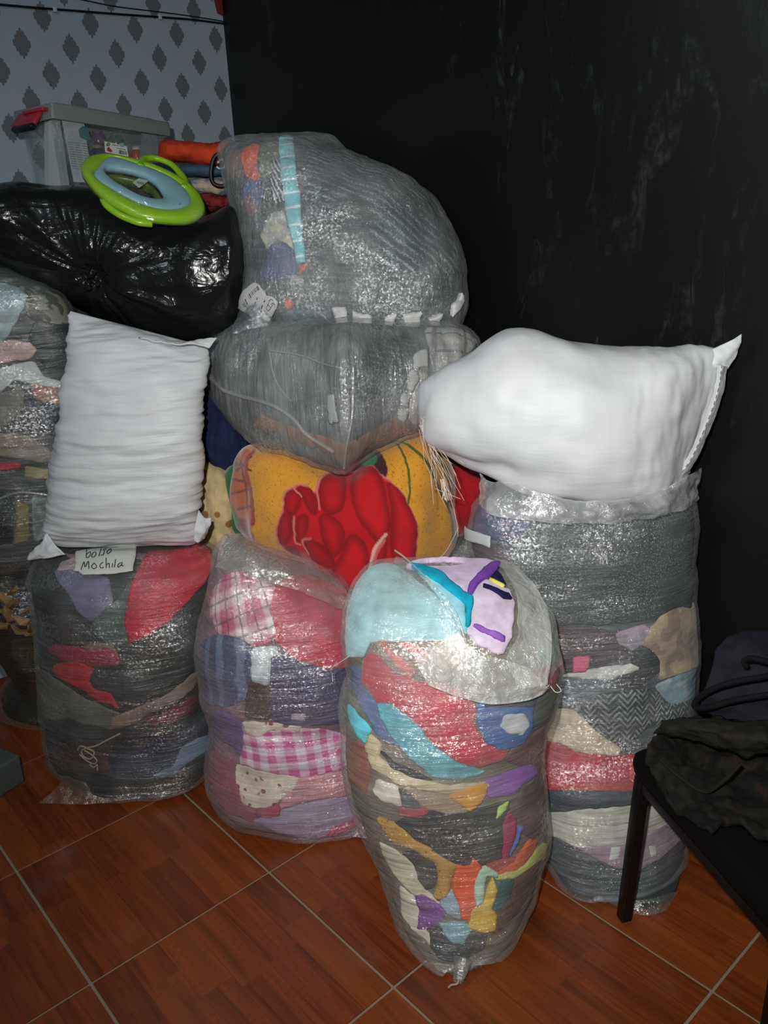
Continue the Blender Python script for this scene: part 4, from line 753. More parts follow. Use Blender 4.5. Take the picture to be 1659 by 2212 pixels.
clothes(SL1, 'clothes in the big left sack', [
 ('cloth', 'pale blue grey cloth at the top', [(-30, 600), (30, 608), (62, 640), (32, 700), (0, 750), (-30, 750)], fb('#94a4a8'), dict(z=1)),
 ('cloth', 'mottled olive cloth at the top right', [(38, 612), (90, 615), (150, 670), (148, 705), (62, 690)], fb('#7c7c6c', pat='blotch', c2='#3c4038'), dict(z=0)),
 ('jacket', 'black glossy jacket behind the pink cloth', [(75, 692), (150, 702), (155, 800), (95, 790), (50, 758)], fb('#22292c', rough=.4), dict(z=0)),
 ('cloth', 'dusty pink cloth at the left edge', [(-20, 745), (20, 735), (65, 740), (82, 756), (62, 776), (0, 787), (-20, 780)], fb('#b89c9a'), dict(z=2)),
 ('shirt', 'white crumpled shirt', [(-20, 805), (50, 783), (76, 783), (96, 815), (140, 825), (135, 842), (60, 827), (30, 822), (0, 850), (-20, 850)], fb('#b6bcba'), dict(z=2)),
 ('cloth', 'cloth with orange and brown stripes', [(65, 828), (140, 842), (135, 874), (75, 862)], fb('#927262', pat='bars', c2='#c06a40'), dict(z=1)),
 ('cloth', 'grey cloth under the white shirt', [(-20, 855), (50, 832), (52, 880), (20, 915), (-20, 925)], fb('#70706a'), dict(z=1)),
 ('trousers', 'black navy trousers', [(45, 852), (140, 878), (135, 945), (40, 915)], fb('#1e2634'), dict(z=0)),
 ('cloth', 'tan folded cloth', [(-20, 930), (60, 938), (128, 985), (125, 1003), (40, 988), (-20, 982)], fb('#857c6e'), dict(z=1)),
 ('cloth', 'red folded strip', [(-20, 1000), (45, 997), (47, 1011), (-20, 1016)], fb('#b02a40'), dict(z=2)),
 ('cloth', 'cream strip beside the red one', [(54, 1004), (118, 1015), (120, 1030), (55, 1031)], fb('#958c6a'), dict(z=2)),
 ('cloth', 'pale teal cloth near the bottom', [(68, 1068), (120, 1070), (125, 1155), (72, 1172)], fb('#86988f', pat='blotch', c2='#6c8078'), dict(z=1)),
 ('scarf', 'olive yellow strip near the bottom', [(35, 1078), (62, 1090), (64, 1162), (30, 1177), (38, 1130)], fb('#77713c'), dict(z=1)),
 ('cloth', 'black cloth at the bottom', [(-20, 1060), (34, 1070), (30, 1170), (-20, 1180)], fb('#161817'), dict(z=0)),
], 'in the big left sack')
V, F = surf_tube(SL1, [(-30, 1090), (0, 1080), (30, 1065), (60, 1060), (100, 1062)], .0035, .014, 30); mesh('film_hem', V, F, film('clear_film', base_op=.6, edge_op=.9, tint='#aab2b0', axis='o'), rl1)
# ------------------------------------------------------------------ white woven sacks
def white_mat(axis):
    m = NT('woven_white'); ob = m.coord('Object'); m.b.inputs['Base Color'].default_value = (*lin('#d6d9dc'), 1)
    bl = m.noise(ob, 6, 2); m.put(m.b, 'Base Color', m.mix(m.math('MULTIPLY', m.ramp(bl, .4, .75), .5), '#cfd3d6', '#bfbdc3'))
    m.b.inputs['Roughness'].default_value = .5; m.b.inputs['Specular IOR Level'].default_value = .35
    st = {'z': (6, 6, 60), 'x': (9, 9, 42)}[axis]; k = 1 if axis == 'z' else .5
    b1 = m.bump(m.noise(m.coord('Object', st), 1.0, 3, .5, .6), .35*k, .010); wv = m.bump(m.noise(ob, 500, 1), .1, .001, b1)
    m.put(m.b, 'Normal', wv); return m.m
WM, WMX = white_mat('z'), white_mat('x')
for l_ in WMX.node_tree.nodes:
    if l_.type == 'MIX': l_.inputs[6].default_value = (*lin('#dfe3e6'), 1); l_.inputs[7].default_value = (*lin('#d2cccf'), 1)
def crease(p, v, u):   # deep folds that gather towards the right-hand side seam
    fr = max(0, math.sin((u-.02)*2*math.pi))
    side = math.exp(-((u-.47)/.13)**2)
    return side*(-.014*abs(mnoise.noise(Vector((p[0]*5, 3, p[2]*42+p[0]*10))))+.003) + fr*.004*fbm(p, (3, 3, 26), 7, 2)
W1 = Body([((152, 672), (420, 742), 2.16, .01), ((146, 690), (449, 752), 2.15, .04), ((145, 715), (451, 770), 2.14, .065), ((146, 748), (450, 795), 2.13, .085), ((140, 785), (447, 826), 2.12, .10), ((126, 850), (438, 862), 2.11, .11), ((122, 915), (439, 917), 2.1, .115),
   ((108, 965), (441, 972), 2.1, .118), ((101, 1020), (438, 1022), 2.1, .12), ((101, 1080), (432, 1080), 2.1, .12), ((102, 1118), (432, 1116), 2.1, .105), ((96, 1146), (437, 1140), 2.1, .08), ((100, 1168), (432, 1158), 2.1, .05), ((140, 1180), (400, 1172), 2.1, .02)],
   seed=21, lump=.008, fold=.006, extra=crease, NU=160, NV=150)
w1 = root('woven_sack', W1.G[-1].mean(0), 'full white woven sack standing upright on the sack with the note', 'sack', 'full white woven sacks')
W1.build('sack_body', WM, w1, floor=False)
def ear(nm, pts_, par, mat=WM, n=18, amp=.004): return sheet(nm, pts_, mat, par, n, n, amp, 40, thick=.004)
ear('top_hem', [[pt(300, 728, 2.09), pt(370, 740, 2.07), pt(425, 742, 2.07), pt(452, 752, 2.07)], [pt(330, 737, 2.1), pt(378, 744, 2.09), pt(425, 733, 2.09), pt(468, 730, 2.09)]], w1, n=24)
ear('corner_ear', [[pt(100, 1150, 2.06), pt(90, 1170, 2.05), pt(62, 1196, 2.06)], [pt(120, 1178, 2.03), pt(95, 1190, 2.03), pt(58, 1208, 2.05)], [pt(140, 1198, 2.02), pt(100, 1206, 2.03), pt(66, 1210, 2.05)]], w1)
ear('corner_ear', [[pt(430, 1100, 2.04), pt(442, 1118, 2.03), pt(456, 1119, 2.03)], [pt(420, 1140, 2.0), pt(440, 1145, 2.0), pt(453, 1142, 2.02)], [pt(418, 1168, 2.0), pt(430, 1174, 2.0), pt(444, 1160, 2.02)]], w1)
def crease2(p, v, u):
    return -.016*math.exp(-((u-.39+.25*(v-.33))/.035)**2)*math.exp(-((v-.36)/.13)**2)+.003*fbm(p, (7, 7, 16), 4, 2)+(.003*fbm(p, (34, 20, 12), 3, 2) if v > .65 else 0)
W2 = Body([((901, 850), (903, 893), 1.93, .01), ((908, 830), (910, 930), 1.92, .05), ((928, 815), (928, 963), 1.9, .09), ((975, 788), (975, 991), 1.88, .12), ((1035, 749), (1035, 1018), 1.86, .14), ((1095, 715), (1088, 1036), 1.84, .15), ((1160, 719), (1148, 1062), 1.82, .155),
   ((1256, 740), (1240, 1080), 1.8, .155), ((1350, 752), (1326, 1088), 1.79, .15), ((1430, 751), (1395, 1080), 1.78, .13), ((1490, 749), (1440, 1062), 1.78, .10), ((1535, 752), (1468, 1045), 1.78, .06), ((1558, 762), (1482, 1032), 1.78, .03), ((1566, 772), (1490, 1022), 1.78, .012)],
   axis='x', seed=23, lump=.010, fold=.0008, extra=crease2, NU=150, NV=150, expo=2.15)
w2 = root('woven_sack', W2.at_px(1250, 1060, -.1), 'full white woven sack lying on its side on top of the tall right sack', 'sack', 'full white woven sacks')
W2.build('sack_body', WMX, w2, floor=False)
ear('corner_ear', [[pt(1522, 760, 1.77), pt(1550, 749, 1.765), pt(1580, 735, 1.76), pt(1603, 722, 1.76)], [pt(1540, 790, 1.755), pt(1562, 775, 1.75), pt(1585, 754, 1.755), pt(1602, 730, 1.76)], [pt(1556, 812, 1.77), pt(1574, 794, 1.765), pt(1590, 770, 1.76), pt(1599, 745, 1.76)]], w2, WMX, amp=.003)
seam = [(1566, 790), (1560, 835), (1545, 885), (1522, 943), (1498, 995), (1466, 1040)]
ear('seam_hem', [[pt(x-16, y-2, 1.745) for x, y in seam], [pt(x-6, y, 1.735) for x, y in seam], [pt(x+5, y+2, 1.755) for x, y in seam]], w2, WMX, n=40, amp=.002)
STI = simple('stitch_thread', '#8f9294', .7)
sp = catmull([pt(x-7, y-1, 1.7315) for x, y in seam], 37); V, F = join([tube([sp[i], sp[i+1]], .0011, 4, 5) for i in range(0, 36, 2)])
stt = mesh('stitching', V, F, STI, w2); stt['kind'] = 'stuff'
random.seed(11); thr = []
def strand(p0, px, n, sp_, Y):
    x, y = p0; q = [pt(x, y, Y)]
    for k in range(n):
        x += px[0]/n+random.uniform(-sp_, sp_); y += px[1]/n+random.uniform(-sp_*.4, sp_*.4); q.append(pt(x, y, Y-.02*k/n))
    return tube(q, .0006, 30, 4)
TH = simple('raffia_thread', '#e3cfc6', .6)
for k in range(16):
    V, F = strand((905+random.uniform(0, 14), 900+random.uniform(0, 30)), (random.uniform(15, 95), random.uniform(60, 165)), 5, 7, 1.84); mesh('thread', V, F, TH, w2)
for pl in ([(925, 960), (950, 1010), (968, 1060), (985, 1120), (990, 1160)], [(990, 1140), (960, 1195), (920, 1220), (880, 1228)], [(940, 1055), (955, 1062), (975, 1070), (995, 1078)], [(930, 985), (960, 1030), (975, 1075)]):
    V, F = tube([pt(x, y, 1.83) for x, y in pl], .0007, 30, 4); mesh('thread', V, F, TH, w2)
V, F = join([strand((955+random.uniform(-6, 6), 1035), (random.uniform(0, 18), 45), 4, 4, 1.83) for _ in range(12)]); mesh('frayed_tuft', V, F, TH, w2)

# ------------------------------------------------------------------ film sacks lying on the blanket
GF = dict(base_op=.55, edge_op=.7, tint='#c2c8c8', gloss=.6)
T2, t2 = stuffed('clothes_sack', 'grey film sack lying flat on the rose blanket with a seam across its face', 'grey film sacks stacked on the blanket',
  [((452, 785), (452, 822), 2.33, .02), ((460, 750), (463, 850), 2.31, .07), ((480, 728), (485, 880), 2.28, .11), ((510, 714), (512, 912), 2.25, .135), ((570, 701), (567, 955), 2.2, .15), ((650, 706), (646, 976), 2.13, .155), ((710, 704), (706, 998), 2.08, .155),
   ((735, 703), (731, 1004), 2.055, .155), ((745, 703), (743, 1005), 2.045, .155), ((755, 703), (755, 998), 2.055, .155), ((785, 703), (788, 972), 2.08, .155), ((844, 704), (846, 946), 2.14, .155), ((936, 706), (932, 920), 2.17, .14), ((991, 716), (990, 905), 2.19, .10), ((1022, 735), (1022, 880), 2.2, .06), ((1035, 775), (1035, 830), 2.2, .02)],
  '#3f4346', dict(axis='x', sc=1.2, rough=.25, **GF), dict(axis='x', seed=31, lump=.006, fold=.004, expo=2.5, NV=150), filmamp=.002, fillkw=dict(pat='streak', c2='#74787a', axis='x'))
clothes(T2, 'cloth inside the flat grey sack', [
 ('blanket', 'tan patch painted as blanket glow through the film, along the underside', [(545, 922), (600, 935), (700, 975), (745, 998), (780, 978), (810, 956), (903, 922), (905, 888), (880, 872), (800, 930), (745, 958), (640, 925), (560, 893)], fb('#8e5c38', pat='streak', c2='#54504c', axis='x'), dict(z=0)),  # tan colour painted for the rose blanket glowing through the film
 ('sweater', 'off white knitted cloth with grey lines at the right end', [(916, 712), (991, 716), (1032, 742), (991, 784), (951, 806), (936, 806), (929, 756)], fb('#c2c2bd', pat='plaid', c2='#a8a8a6', sc=.45), dict(z=2)),
 ('cloth', 'cream cloth at the right end below', [(905, 804), (931, 811), (902, 834), (902, 922), (878, 902), (879, 867)], fb('#b8ad9c'), dict(z=1)),
 ('cloth', 'dark slate cloth filling the right facet', [(760, 800), (800, 730), (900, 722), (925, 760), (890, 830), (862, 900), (800, 935), (762, 950)], fb('#30353a', pat='knit', c2='#5a6066', rot=.3), dict(z=0)),
 ], 'in the flat grey sack')
for k, q in enumerate([[(896, 764), (918, 764), (922, 789), (905, 800), (890, 790)], [(888, 800), (905, 806), (896, 834), (884, 850), (880, 830)], [(866, 848), (884, 852), (878, 880), (868, 878)], [(862, 885), (880, 886), (872, 905), (860, 902)]]):
    T2.patch('ragged_print', q, fb('#a4a6a4'), off=.0175, parent=t2, wob=2.5)['label'] = 'ragged pale grey print'
def ribbon(b, nm, pl, r, mat, par, off=.018, n=60): 
    V, F = surf_tube(b, pl, r, off, n); return mesh(nm, V, F, mat, par)
HEM = film('clear_film', base_op=.6, edge_op=.9, tint='#b9bcba', gloss=.6, axis='o')
ribbon(T2, 'film_seam', [(451, 800), (475, 824), (497, 841), (530, 852), (569, 862), (600, 874), (624, 887), (648, 908), (668, 928), (690, 946), (730, 968)], .0055, HEM, t2)
ribbon(T2, 'film_seam', [(594, 765), (600, 800), (615, 838), (640, 866)], .002, HEM, t2)
ribbon(T2, 'film_seam', [(590, 762), (660, 775), (720, 790), (745, 800)], .002, HEM, t2)
ribbon(T2, 'film_ridge', [(748, 792), (753, 840), (750, 900), (744, 960), (742, 998)], .003, HEM, t2)
tag(T2.patch('paper_label', [(722, 850), (732, 848), (742, 905), (738, 912), (724, 914)], simple('faded_label', '#9c9f9f', .6), off=.0215, parent=t2, smooth=0, skirt=.001), 'pale label under the film')

def t1x(p, v, u): return .003*fbm(p, (12, 12, 30), 5, 2)
T1, t1 = stuffed('clothes_sack', 'big bulging film sack on top of the pile with a bar code sticker', 'grey film sacks stacked on the blanket',
  [((560, 303), (680, 298), 2.42, .03), ((510, 305), (712, 308), 2.41, .08), ((482, 322), (765, 343), 2.4, .12), ((484, 358), (846, 383), 2.39, .16), ((494, 396), (912, 418), 2.38, .18), ((506, 442), (952, 462), 2.37, .195), ((522, 500), (977, 520), 2.33, .18),
   ((530, 555), (991, 572), 2.31, .18), ((531, 608), (997, 628), 2.3, .18), ((529, 648), (994, 670), 2.29, .17), ((548, 682), (985, 700), 2.29, .14), ((590, 700), (960, 708), 2.29, .06)],
  '#3a3f43', dict(axis='d', sc=1.0, rough=.24, fine=1.3, **{**GF, 'base_op': .42}), dict(axis='o', seed=33, lump=.010, fold=.004, NV=140, NU=150), filmamp=.002, fillkw=dict(pat='streak', c2='#5c666a', rot=-.7, axis='o'))
clothes(T1, 'clothes in the top film sack', [
 ('sweater', 'dark ribbed knitwear with teal slanting lines', [(660, 310), (700, 330), (771, 350), (850, 385), (918, 425), (960, 470), (988, 530), (985, 590), (900, 600), (800, 560), (720, 500), (670, 440)], fb('#3a4246', pat='knit', c2='#86a4a8', rot=.85, sc=.85), dict(z=1)),
 ('shirt', 'coral orange cloth at the top left corner', [(523, 319), (547, 308), (563, 317), (552, 356), (563, 381), (550, 391), (528, 380), (519, 348)], fb('#d05c38'), dict(z=1)),
 ('cloth', 'dusty pink cloth at the left corner', [(483, 325), (520, 318), (524, 380), (500, 385), (486, 360)], fb('#6f5652'), dict(z=0)),
 ('cloth', 'olive cloth beside the striped rag', [(561, 315), (605, 303), (602, 345), (587, 348), (587, 367), (569, 394), (561, 370)], fb('#656a54'), dict(z=0)),
 ('cloth', 'black and white striped rag', [(587, 345), (606, 343), (611, 403), (617, 433), (594, 442), (586, 407)], fb('#2b2b30', pat='stripes', c2='#c0bec6', sc=2.2, rot=0), dict(z=2)),
 ('towel', 'turquoise towel strip with white bars', [(604, 299), (633, 295), (636, 326), (642, 389), (650, 444), (655, 517), (661, 565), (646, 569), (631, 514), (620, 459), (611, 389), (604, 334)], fb('#7cc4cc', pat='bars', c2='#e2eeee'), dict(z=4)),
 ('cloth', 'blue and red patterned cloth at the left', [(528, 387), (561, 383), (571, 418), (560, 451), (535, 470), (522, 430)], fb('#4a5a8c', pat='blotch', c2='#7c4a50'), dict(z=0)),
 ('cloth', 'dark green cloth under the striped rag', [(570, 395), (590, 370), (590, 440), (576, 475), (562, 460)], fb('#2c3430'), dict(z=1)),
 ('cloth', 'pale grey cloth with petal print', [(575, 483), (593, 459), (616, 457), (630, 517), (638, 541), (605, 519), (587, 527), (580, 541), (564, 511)], fb('#a09f9e', pat='blotch', c2='#c9c4ac'), dict(z=2)),
 ('shirt', 'indigo shirt above the sticker', [(578, 554), (594, 528), (624, 532), (648, 565), (642, 593), (598, 610), (560, 594)], fb('#43507c'), dict(z=1)),
 ('cloth', 'brick orange cloth scraps', [(645, 575), (665, 568), (662, 585), (650, 592)], fb('#b85636'), dict(z=2)),
 ('cloth', 'small orange scrap right of the sticker', [(617, 640), (636, 650), (634, 664), (618, 668)], fb('#c65c3a'), dict(z=2)),
 ('cloth', 'pale sleeve end under the indigo shirt', [(618, 595), (645, 595), (660, 606), (650, 612), (630, 602)], fb('#9a9a98'), dict(z=3)),
 ('cloth', 'dark teal cloth near the bottom left', [(610, 672), (660, 655), (710, 668), (720, 692), (640, 695), (608, 690)], fb('#3c4c54', pat='blotch', c2='#586c78'), dict(z=0)),
 ], 'in the top film sack')
for k, q in enumerate([[(721, 662), (745, 661), (754, 690), (730, 687)], [(759, 669), (800, 679), (804, 695), (764, 691)], [(830, 683), (856, 676), (848, 697), (830, 694)], [(870, 676), (908, 672), (903, 699), (874, 697)], [(925, 683), (951, 676), (945, 697), (927, 699)], [(978, 655), (990, 632), (992, 655), (976, 682)]]):
    o = T1.patch('white_square', q, fb('#cfd0cf'), off=.0175, parent=t1, smooth=0, wob=1.5)
    o['label'] = 'white square print'
STK = [(563, 617), (578, 620), (588, 639), (603, 643), (610, 649), (606, 660), (596, 674), (586, 687), (570, 682), (558, 675), (552, 667), (544, 664), (534, 662), (538, 648), (548, 632)]
stk = T1.patch('sticker', STK, simple('sticker_paper', '#bcbcbc', .5), off=.0225, parent=t1, smooth=0, wob=.2, skirt=.001); stk['label'] = 'white bar code sticker'
bars = []; random.seed(4); INK = simple('sticker_ink', '#1a1a1c', .6)
a0, a1 = np.array([545., 651.]), np.array([576., 622.]); dn = np.array([3.6, 6.0])
for t in np.linspace(0, 1, 15):
    if random.random() < .9: p = a0+(a1-a0)*t; bars.append(tube([T1.at_px(*p, .0255), T1.at_px(*(p+dn*.9), .0255)], random.choice([.0005, .0008, .0011]), 6, 4))
mesh('bar_code', *join(bars), INK, stk)
tx_ = []
for (p, q, r_) in [((556, 664), (574, 640), .0006), ((564, 674), (590, 645), .0008), ((572, 670), (578, 662), .0005), ((580, 684), (604, 656), .0003)]:
    P_ = np.linspace(p, q, 11 if r_ != .0003 else 2)
    for i in range(0, len(P_)-1, 1 if r_ == .0003 else 2): tx_.append(tube([T1.at_px(*P_[i], .0255), T1.at_px(*P_[i+1], .0255)], r_*1.6, 4, 4))
mesh('print_lines', *join(tx_), INK, stk)
lt = []
for s_ in ([(590, 656), (594, 651)], [(592, 653.5), (596, 657)], [(594, 650), (598, 646), (601, 648)], [(597, 653), (601, 651), (604, 655)], [(589, 657), (593, 661), (601, 652)]): lt.append(surf_tube(T1, s_, .0007, .0255, 8))
mesh('logo_mark', *join(lt), INK, stk)
ribbon(T1, 'film_thread', [(688, 655), (700, 672), (716, 683), (740, 690)], .0012, HEM, t1)
# the sack's gathered neck hanging down at its lower left
sheet('film_neck', [[pt(532, 612, 2.3), pt(545, 625, 2.2), pt(560, 650, 2.15), pt(590, 690, 2.14)], [pt(523, 645, 2.28), pt(536, 660, 2.17), pt(550, 680, 2.13), pt(580, 702, 2.12)], [pt(520, 660, 2.26), pt(520, 690, 2.17), pt(522, 705, 2.13), pt(535, 712, 2.12)], [pt(512, 680, 2.25), pt(504, 705, 2.18), pt(502, 716, 2.14), pt(504, 722, 2.13)]],
      film('clear_film', base_op=.55, edge_op=.8, tint='#7f8b90', gloss=.8, axis='o', rough=.22), t1, 36, 36, .006, 26, thick=.003)
T1s = sheet('film_base', [[pt(600, 684, 2.17), pt(680, 685, 2.15), pt(760, 692, 2.15), pt(860, 700, 2.15), pt(975, 700, 2.2)], [pt(590, 704, 2.18), pt(680, 705, 2.16), pt(760, 705, 2.16), pt(860, 709, 2.16), pt(970, 709, 2.2)]], film('clear_film', base_op=.4, edge_op=.8, tint='#8b9294', gloss=.8, axis='o'), t1, 60, 8, .004, 20)

# ------------------------------------------------------------------ the rose blanket
BL = Body([((499, 1030), (500, 1100), 2.24, .01), ((505, 995), (506, 1130), 2.23, .05), ((522, 970), (522, 1150), 2.22, .10), ((550, 962), (552, 1175), 2.2, .14), ((594, 961), (600, 1210), 2.18, .165), ((651, 976), (660, 1245), 2.16, .18), ((702, 992), (702, 1280), 2.15, .185),
   ((760, 988), (760, 1305), 2.14, .19), ((806, 958), (810, 1310), 2.14, .19), ((864, 937), (870, 1290), 2.14, .185), ((906, 930), (915, 1258), 2.14, .17), ((942, 955), (950, 1215), 2.15, .14), ((970, 990), (974, 1180), 2.16, .1), ((988, 1040), (989, 1130), 2.18, .04)],
   axis='x', NU=420, NV=360, seed=41, lump=.012, fold=.0, expo=2.2)
bk = root('rolled_blanket', BL.G.mean((0, 1)), 'rolled yellow fleece blanket with a big red rose, wedged between the sacks', 'blanket')
# woven-in picture: colour of the pile itself, worked out point by point on the surface
def inpoly(px, py, poly):
    ins = np.zeros(px.shape, bool); P_ = np.array(poly, float); n = len(P_); dist = np.full(px.shape, 1e9)
    for i in range(n):
        a, b = P_[i], P_[(i+1) % n]; c = (a[1] > py) != (b[1] > py)
        with np.errstate(divide='ignore', invalid='ignore'): xi = (b[0]-a[0])*(py-a[1])/(b[1]-a[1])+a[0]
        ins ^= c & (px < xi); d = b-a; t = np.clip(((px-a[0])*d[0]+(py-a[1])*d[1])/(d@d+1e-9), 0, 1); dist = np.minimum(dist, np.hypot(px-a[0]-t*d[0], py-a[1]-t*d[1]))
    return ins, dist
def chaik(P_, k=2):
    P_ = [np.array(p, float) for p in P_]
    for _ in range(k):
        Q = []
        for a, b in zip(P_, P_[1:]+P_[:1]): Q += [a*.75+b*.25, a*.25+b*.75]
        P_ = Q
    return P_
z4 = lambda L: [(420+x/2.592, 900+y/2.592) for x, y in L]
px_, py_ = BL.px.copy(), BL.py.copy()
colr = np.zeros(px_.shape+(3,)); colr[:] = lin('#d9982e')
nz = np.array([mnoise.noise(Vector((p*60).tolist())) for p in BL.G.reshape(-1, 3)]).reshape(px_.shape)
px_ += nz*2.2; py_ += np.roll(nz, 37, 1)*2.2
def paint(poly, c, edge=None, ew=14, soft=2.0, dark=None, dk=0):
    ins, d = inpoly(px_, py_, chaik(poly, 2)); a = np.clip(np.where(ins, d, -d)/soft+.5, 0, 1)[..., None]
    c = np.array(lin(c)); cc = np.broadcast_to(c, colr.shape).copy()
    if dark is not None: t = np.clip(d/dk, 0, 1)[..., None]; cc = np.array(lin(dark))*(1-t)+c*t
    if edge is not None:
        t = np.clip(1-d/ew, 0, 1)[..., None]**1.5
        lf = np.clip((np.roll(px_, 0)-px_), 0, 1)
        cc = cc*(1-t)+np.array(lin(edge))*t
    global colr_; colr[:] = colr*(1-a)+cc*a
def line(pl, w_, c):
    P_ = catmull([(x, y, 0) for x, y in pl], 40)[:, :2]; d = np.full(px_.shape, 1e9)
    for a, b in zip(P_[:-1], P_[1:]):
        e = b-a; t = np.clip(((px_-a[0])*e[0]+(py_-a[1])*e[1])/(e@e+1e-9), 0, 1); d = np.minimum(d, np.hypot(px_-a[0]-t*e[0], py_-a[1]-t*e[1]))
    a = np.clip((w_-d)/1.5+.5, 0, 1)[..., None]; colr[:] = colr*(1-a)+np.array(lin(c))*a
sp_ = np.array([mnoise.noise(Vector((p[0]*180, p[1]*180, p[2]*420))) for p in BL.G.reshape(-1, 3)]).reshape(px_.shape); colr[sp_ > .46] = lin('#a8701f')
paint(z4([(840, 260), (900, 225), (960, 180), (1010, 170), (1060, 220), (1085, 290), (1080, 345), (1040, 370), (900, 330), (850, 300)]), '#3c1c24')
paint(z4([(910, 225), (975, 185), (1015, 205), (1030, 250), (1000, 280), (940, 275)]), '#2f7a48')
paint(z4([(850, 262), (905, 232), (940, 265), (925, 300), (880, 305)]), '#4a1c2a')
paint(z4([(100, 100), (330, 180), (300, 250), (295, 330), (325, 480), (330, 640), (330, 700), (150, 700)]), '#c8602a')
for a, b in (((220, 350), (300, 390)), ((225, 430), (310, 400)), ((230, 300), (320, 220)), ((240, 520), (325, 500)), ((225, 260), (310, 300)), ((250, 250), (290, 520))): line(z4([a, ((a[0]+b[0])/2+4, (a[1]+b[1])/2-4), b]), 2.4, '#7a2418')
line(z4([(330, 190), (290, 240), (285, 330), (320, 480), (330, 600)]), 4, '#a02c1c')
paint(z4([(90, 560), (240, 560), (300, 600), (345, 655), (345, 760), (90, 760)]), '#8c1420')
paint(z4([(100, 240), (235, 230), (215, 330), (200, 400), (235, 560), (255, 610), (120, 640)]), '#2c7040')
for pl in ([(1100, 120), (1150, 180), (1190, 270), (1205, 370), (1200, 490)], [(1105, 118), (1200, 170), (1290, 260), (1360, 370), (1410, 470), (1435, 580), (1430, 700)], [(1360, 225), (1400, 290), (1440, 380), (1485, 480)]): line(z4(pl), 2.6, '#4c5a22')
RD, RDK, PK = '#b80f1c', '#5e0610', '#d88a86'
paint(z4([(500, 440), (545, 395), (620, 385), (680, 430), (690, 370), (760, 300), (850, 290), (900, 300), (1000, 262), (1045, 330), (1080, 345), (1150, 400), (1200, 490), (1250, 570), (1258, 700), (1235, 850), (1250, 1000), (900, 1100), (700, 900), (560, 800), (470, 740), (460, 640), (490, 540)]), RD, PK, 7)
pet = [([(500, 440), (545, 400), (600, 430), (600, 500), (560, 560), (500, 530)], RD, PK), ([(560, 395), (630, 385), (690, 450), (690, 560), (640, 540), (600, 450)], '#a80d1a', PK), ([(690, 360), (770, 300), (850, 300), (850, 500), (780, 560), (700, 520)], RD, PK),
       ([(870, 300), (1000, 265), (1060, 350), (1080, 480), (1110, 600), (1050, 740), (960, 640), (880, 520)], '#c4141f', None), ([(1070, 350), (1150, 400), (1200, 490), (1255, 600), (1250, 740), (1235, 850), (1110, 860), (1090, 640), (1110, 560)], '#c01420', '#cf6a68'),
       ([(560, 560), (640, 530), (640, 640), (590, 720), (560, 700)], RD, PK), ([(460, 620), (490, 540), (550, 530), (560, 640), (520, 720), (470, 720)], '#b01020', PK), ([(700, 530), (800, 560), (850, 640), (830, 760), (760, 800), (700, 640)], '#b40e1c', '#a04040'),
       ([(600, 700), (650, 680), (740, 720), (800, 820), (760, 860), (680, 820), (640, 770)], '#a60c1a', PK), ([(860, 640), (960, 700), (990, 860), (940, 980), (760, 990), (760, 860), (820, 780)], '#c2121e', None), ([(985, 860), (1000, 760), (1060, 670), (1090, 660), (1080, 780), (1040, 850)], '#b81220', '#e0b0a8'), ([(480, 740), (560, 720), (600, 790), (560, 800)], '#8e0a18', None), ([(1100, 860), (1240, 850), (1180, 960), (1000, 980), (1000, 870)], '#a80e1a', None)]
for pl, c, e in pet: paint(z4(pl), c, None, 10, 4, '#7e0a14', 20); 
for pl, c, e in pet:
    if e:   # the pale lip is woven only along the left edge of a petal
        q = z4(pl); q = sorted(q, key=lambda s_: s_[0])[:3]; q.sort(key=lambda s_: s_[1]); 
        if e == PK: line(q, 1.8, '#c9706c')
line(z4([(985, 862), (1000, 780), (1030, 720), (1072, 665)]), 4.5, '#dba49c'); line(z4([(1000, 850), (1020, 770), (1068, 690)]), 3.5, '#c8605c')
fm_ = fabric('#ffffff', pat=None, sheen=.5, bumpk=.25, axis='o', mott=.06); fm2 = fm_.copy(); t_ = fm2.node_tree; an_ = t_.nodes.new('ShaderNodeVertexColor'); an_.layer_name = 'pile'
mxn = [n_ for n_ in t_.nodes if n_.type == 'MIX' and n_.blend_type == 'MULTIPLY'][0]; t_.links.new(an_.outputs[0], mxn.inputs[6])
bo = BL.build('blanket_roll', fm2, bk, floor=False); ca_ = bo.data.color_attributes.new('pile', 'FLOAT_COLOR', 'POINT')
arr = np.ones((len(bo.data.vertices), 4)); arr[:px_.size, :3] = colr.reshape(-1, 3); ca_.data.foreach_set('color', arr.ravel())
# fold lines of the roll at the left and a red tail showing at the right
BR = Body([((950, 1000), (950, 1140), 2.24, .05), ((985, 995), (985, 1150), 2.21, .09), ((1015, 1008), (1015, 1135), 2.18, .08), ((1040, 1020), (1040, 1105), 2.16, .05), ((1050, 1040), (1050, 1085), 2.15, .01)], axis='x', NU=60, NV=40, seed=43, lump=.01, fold=0)
BR.build('blanket_tail', fb('#a00e1c', sheen=.4, bumpk=.4, axis='o'), bk, floor=False)['label'] = 'plain red end of the blanket'
BG = Body([((480, 1060), (480, 1100), 2.26, .01), ((486, 1025), (486, 1130), 2.25, .03), ((500, 1005), (500, 1150), 2.24, .045), ((520, 1000), (520, 1155), 2.24, .02)], axis='x', NU=50, NV=30, seed=44, lump=.008, fold=0)
BG.build('blanket_fold', fb('#2c7040', sheen=.4, bumpk=.4, axis='o'), bk, floor=False)['label'] = 'green fold at the left'

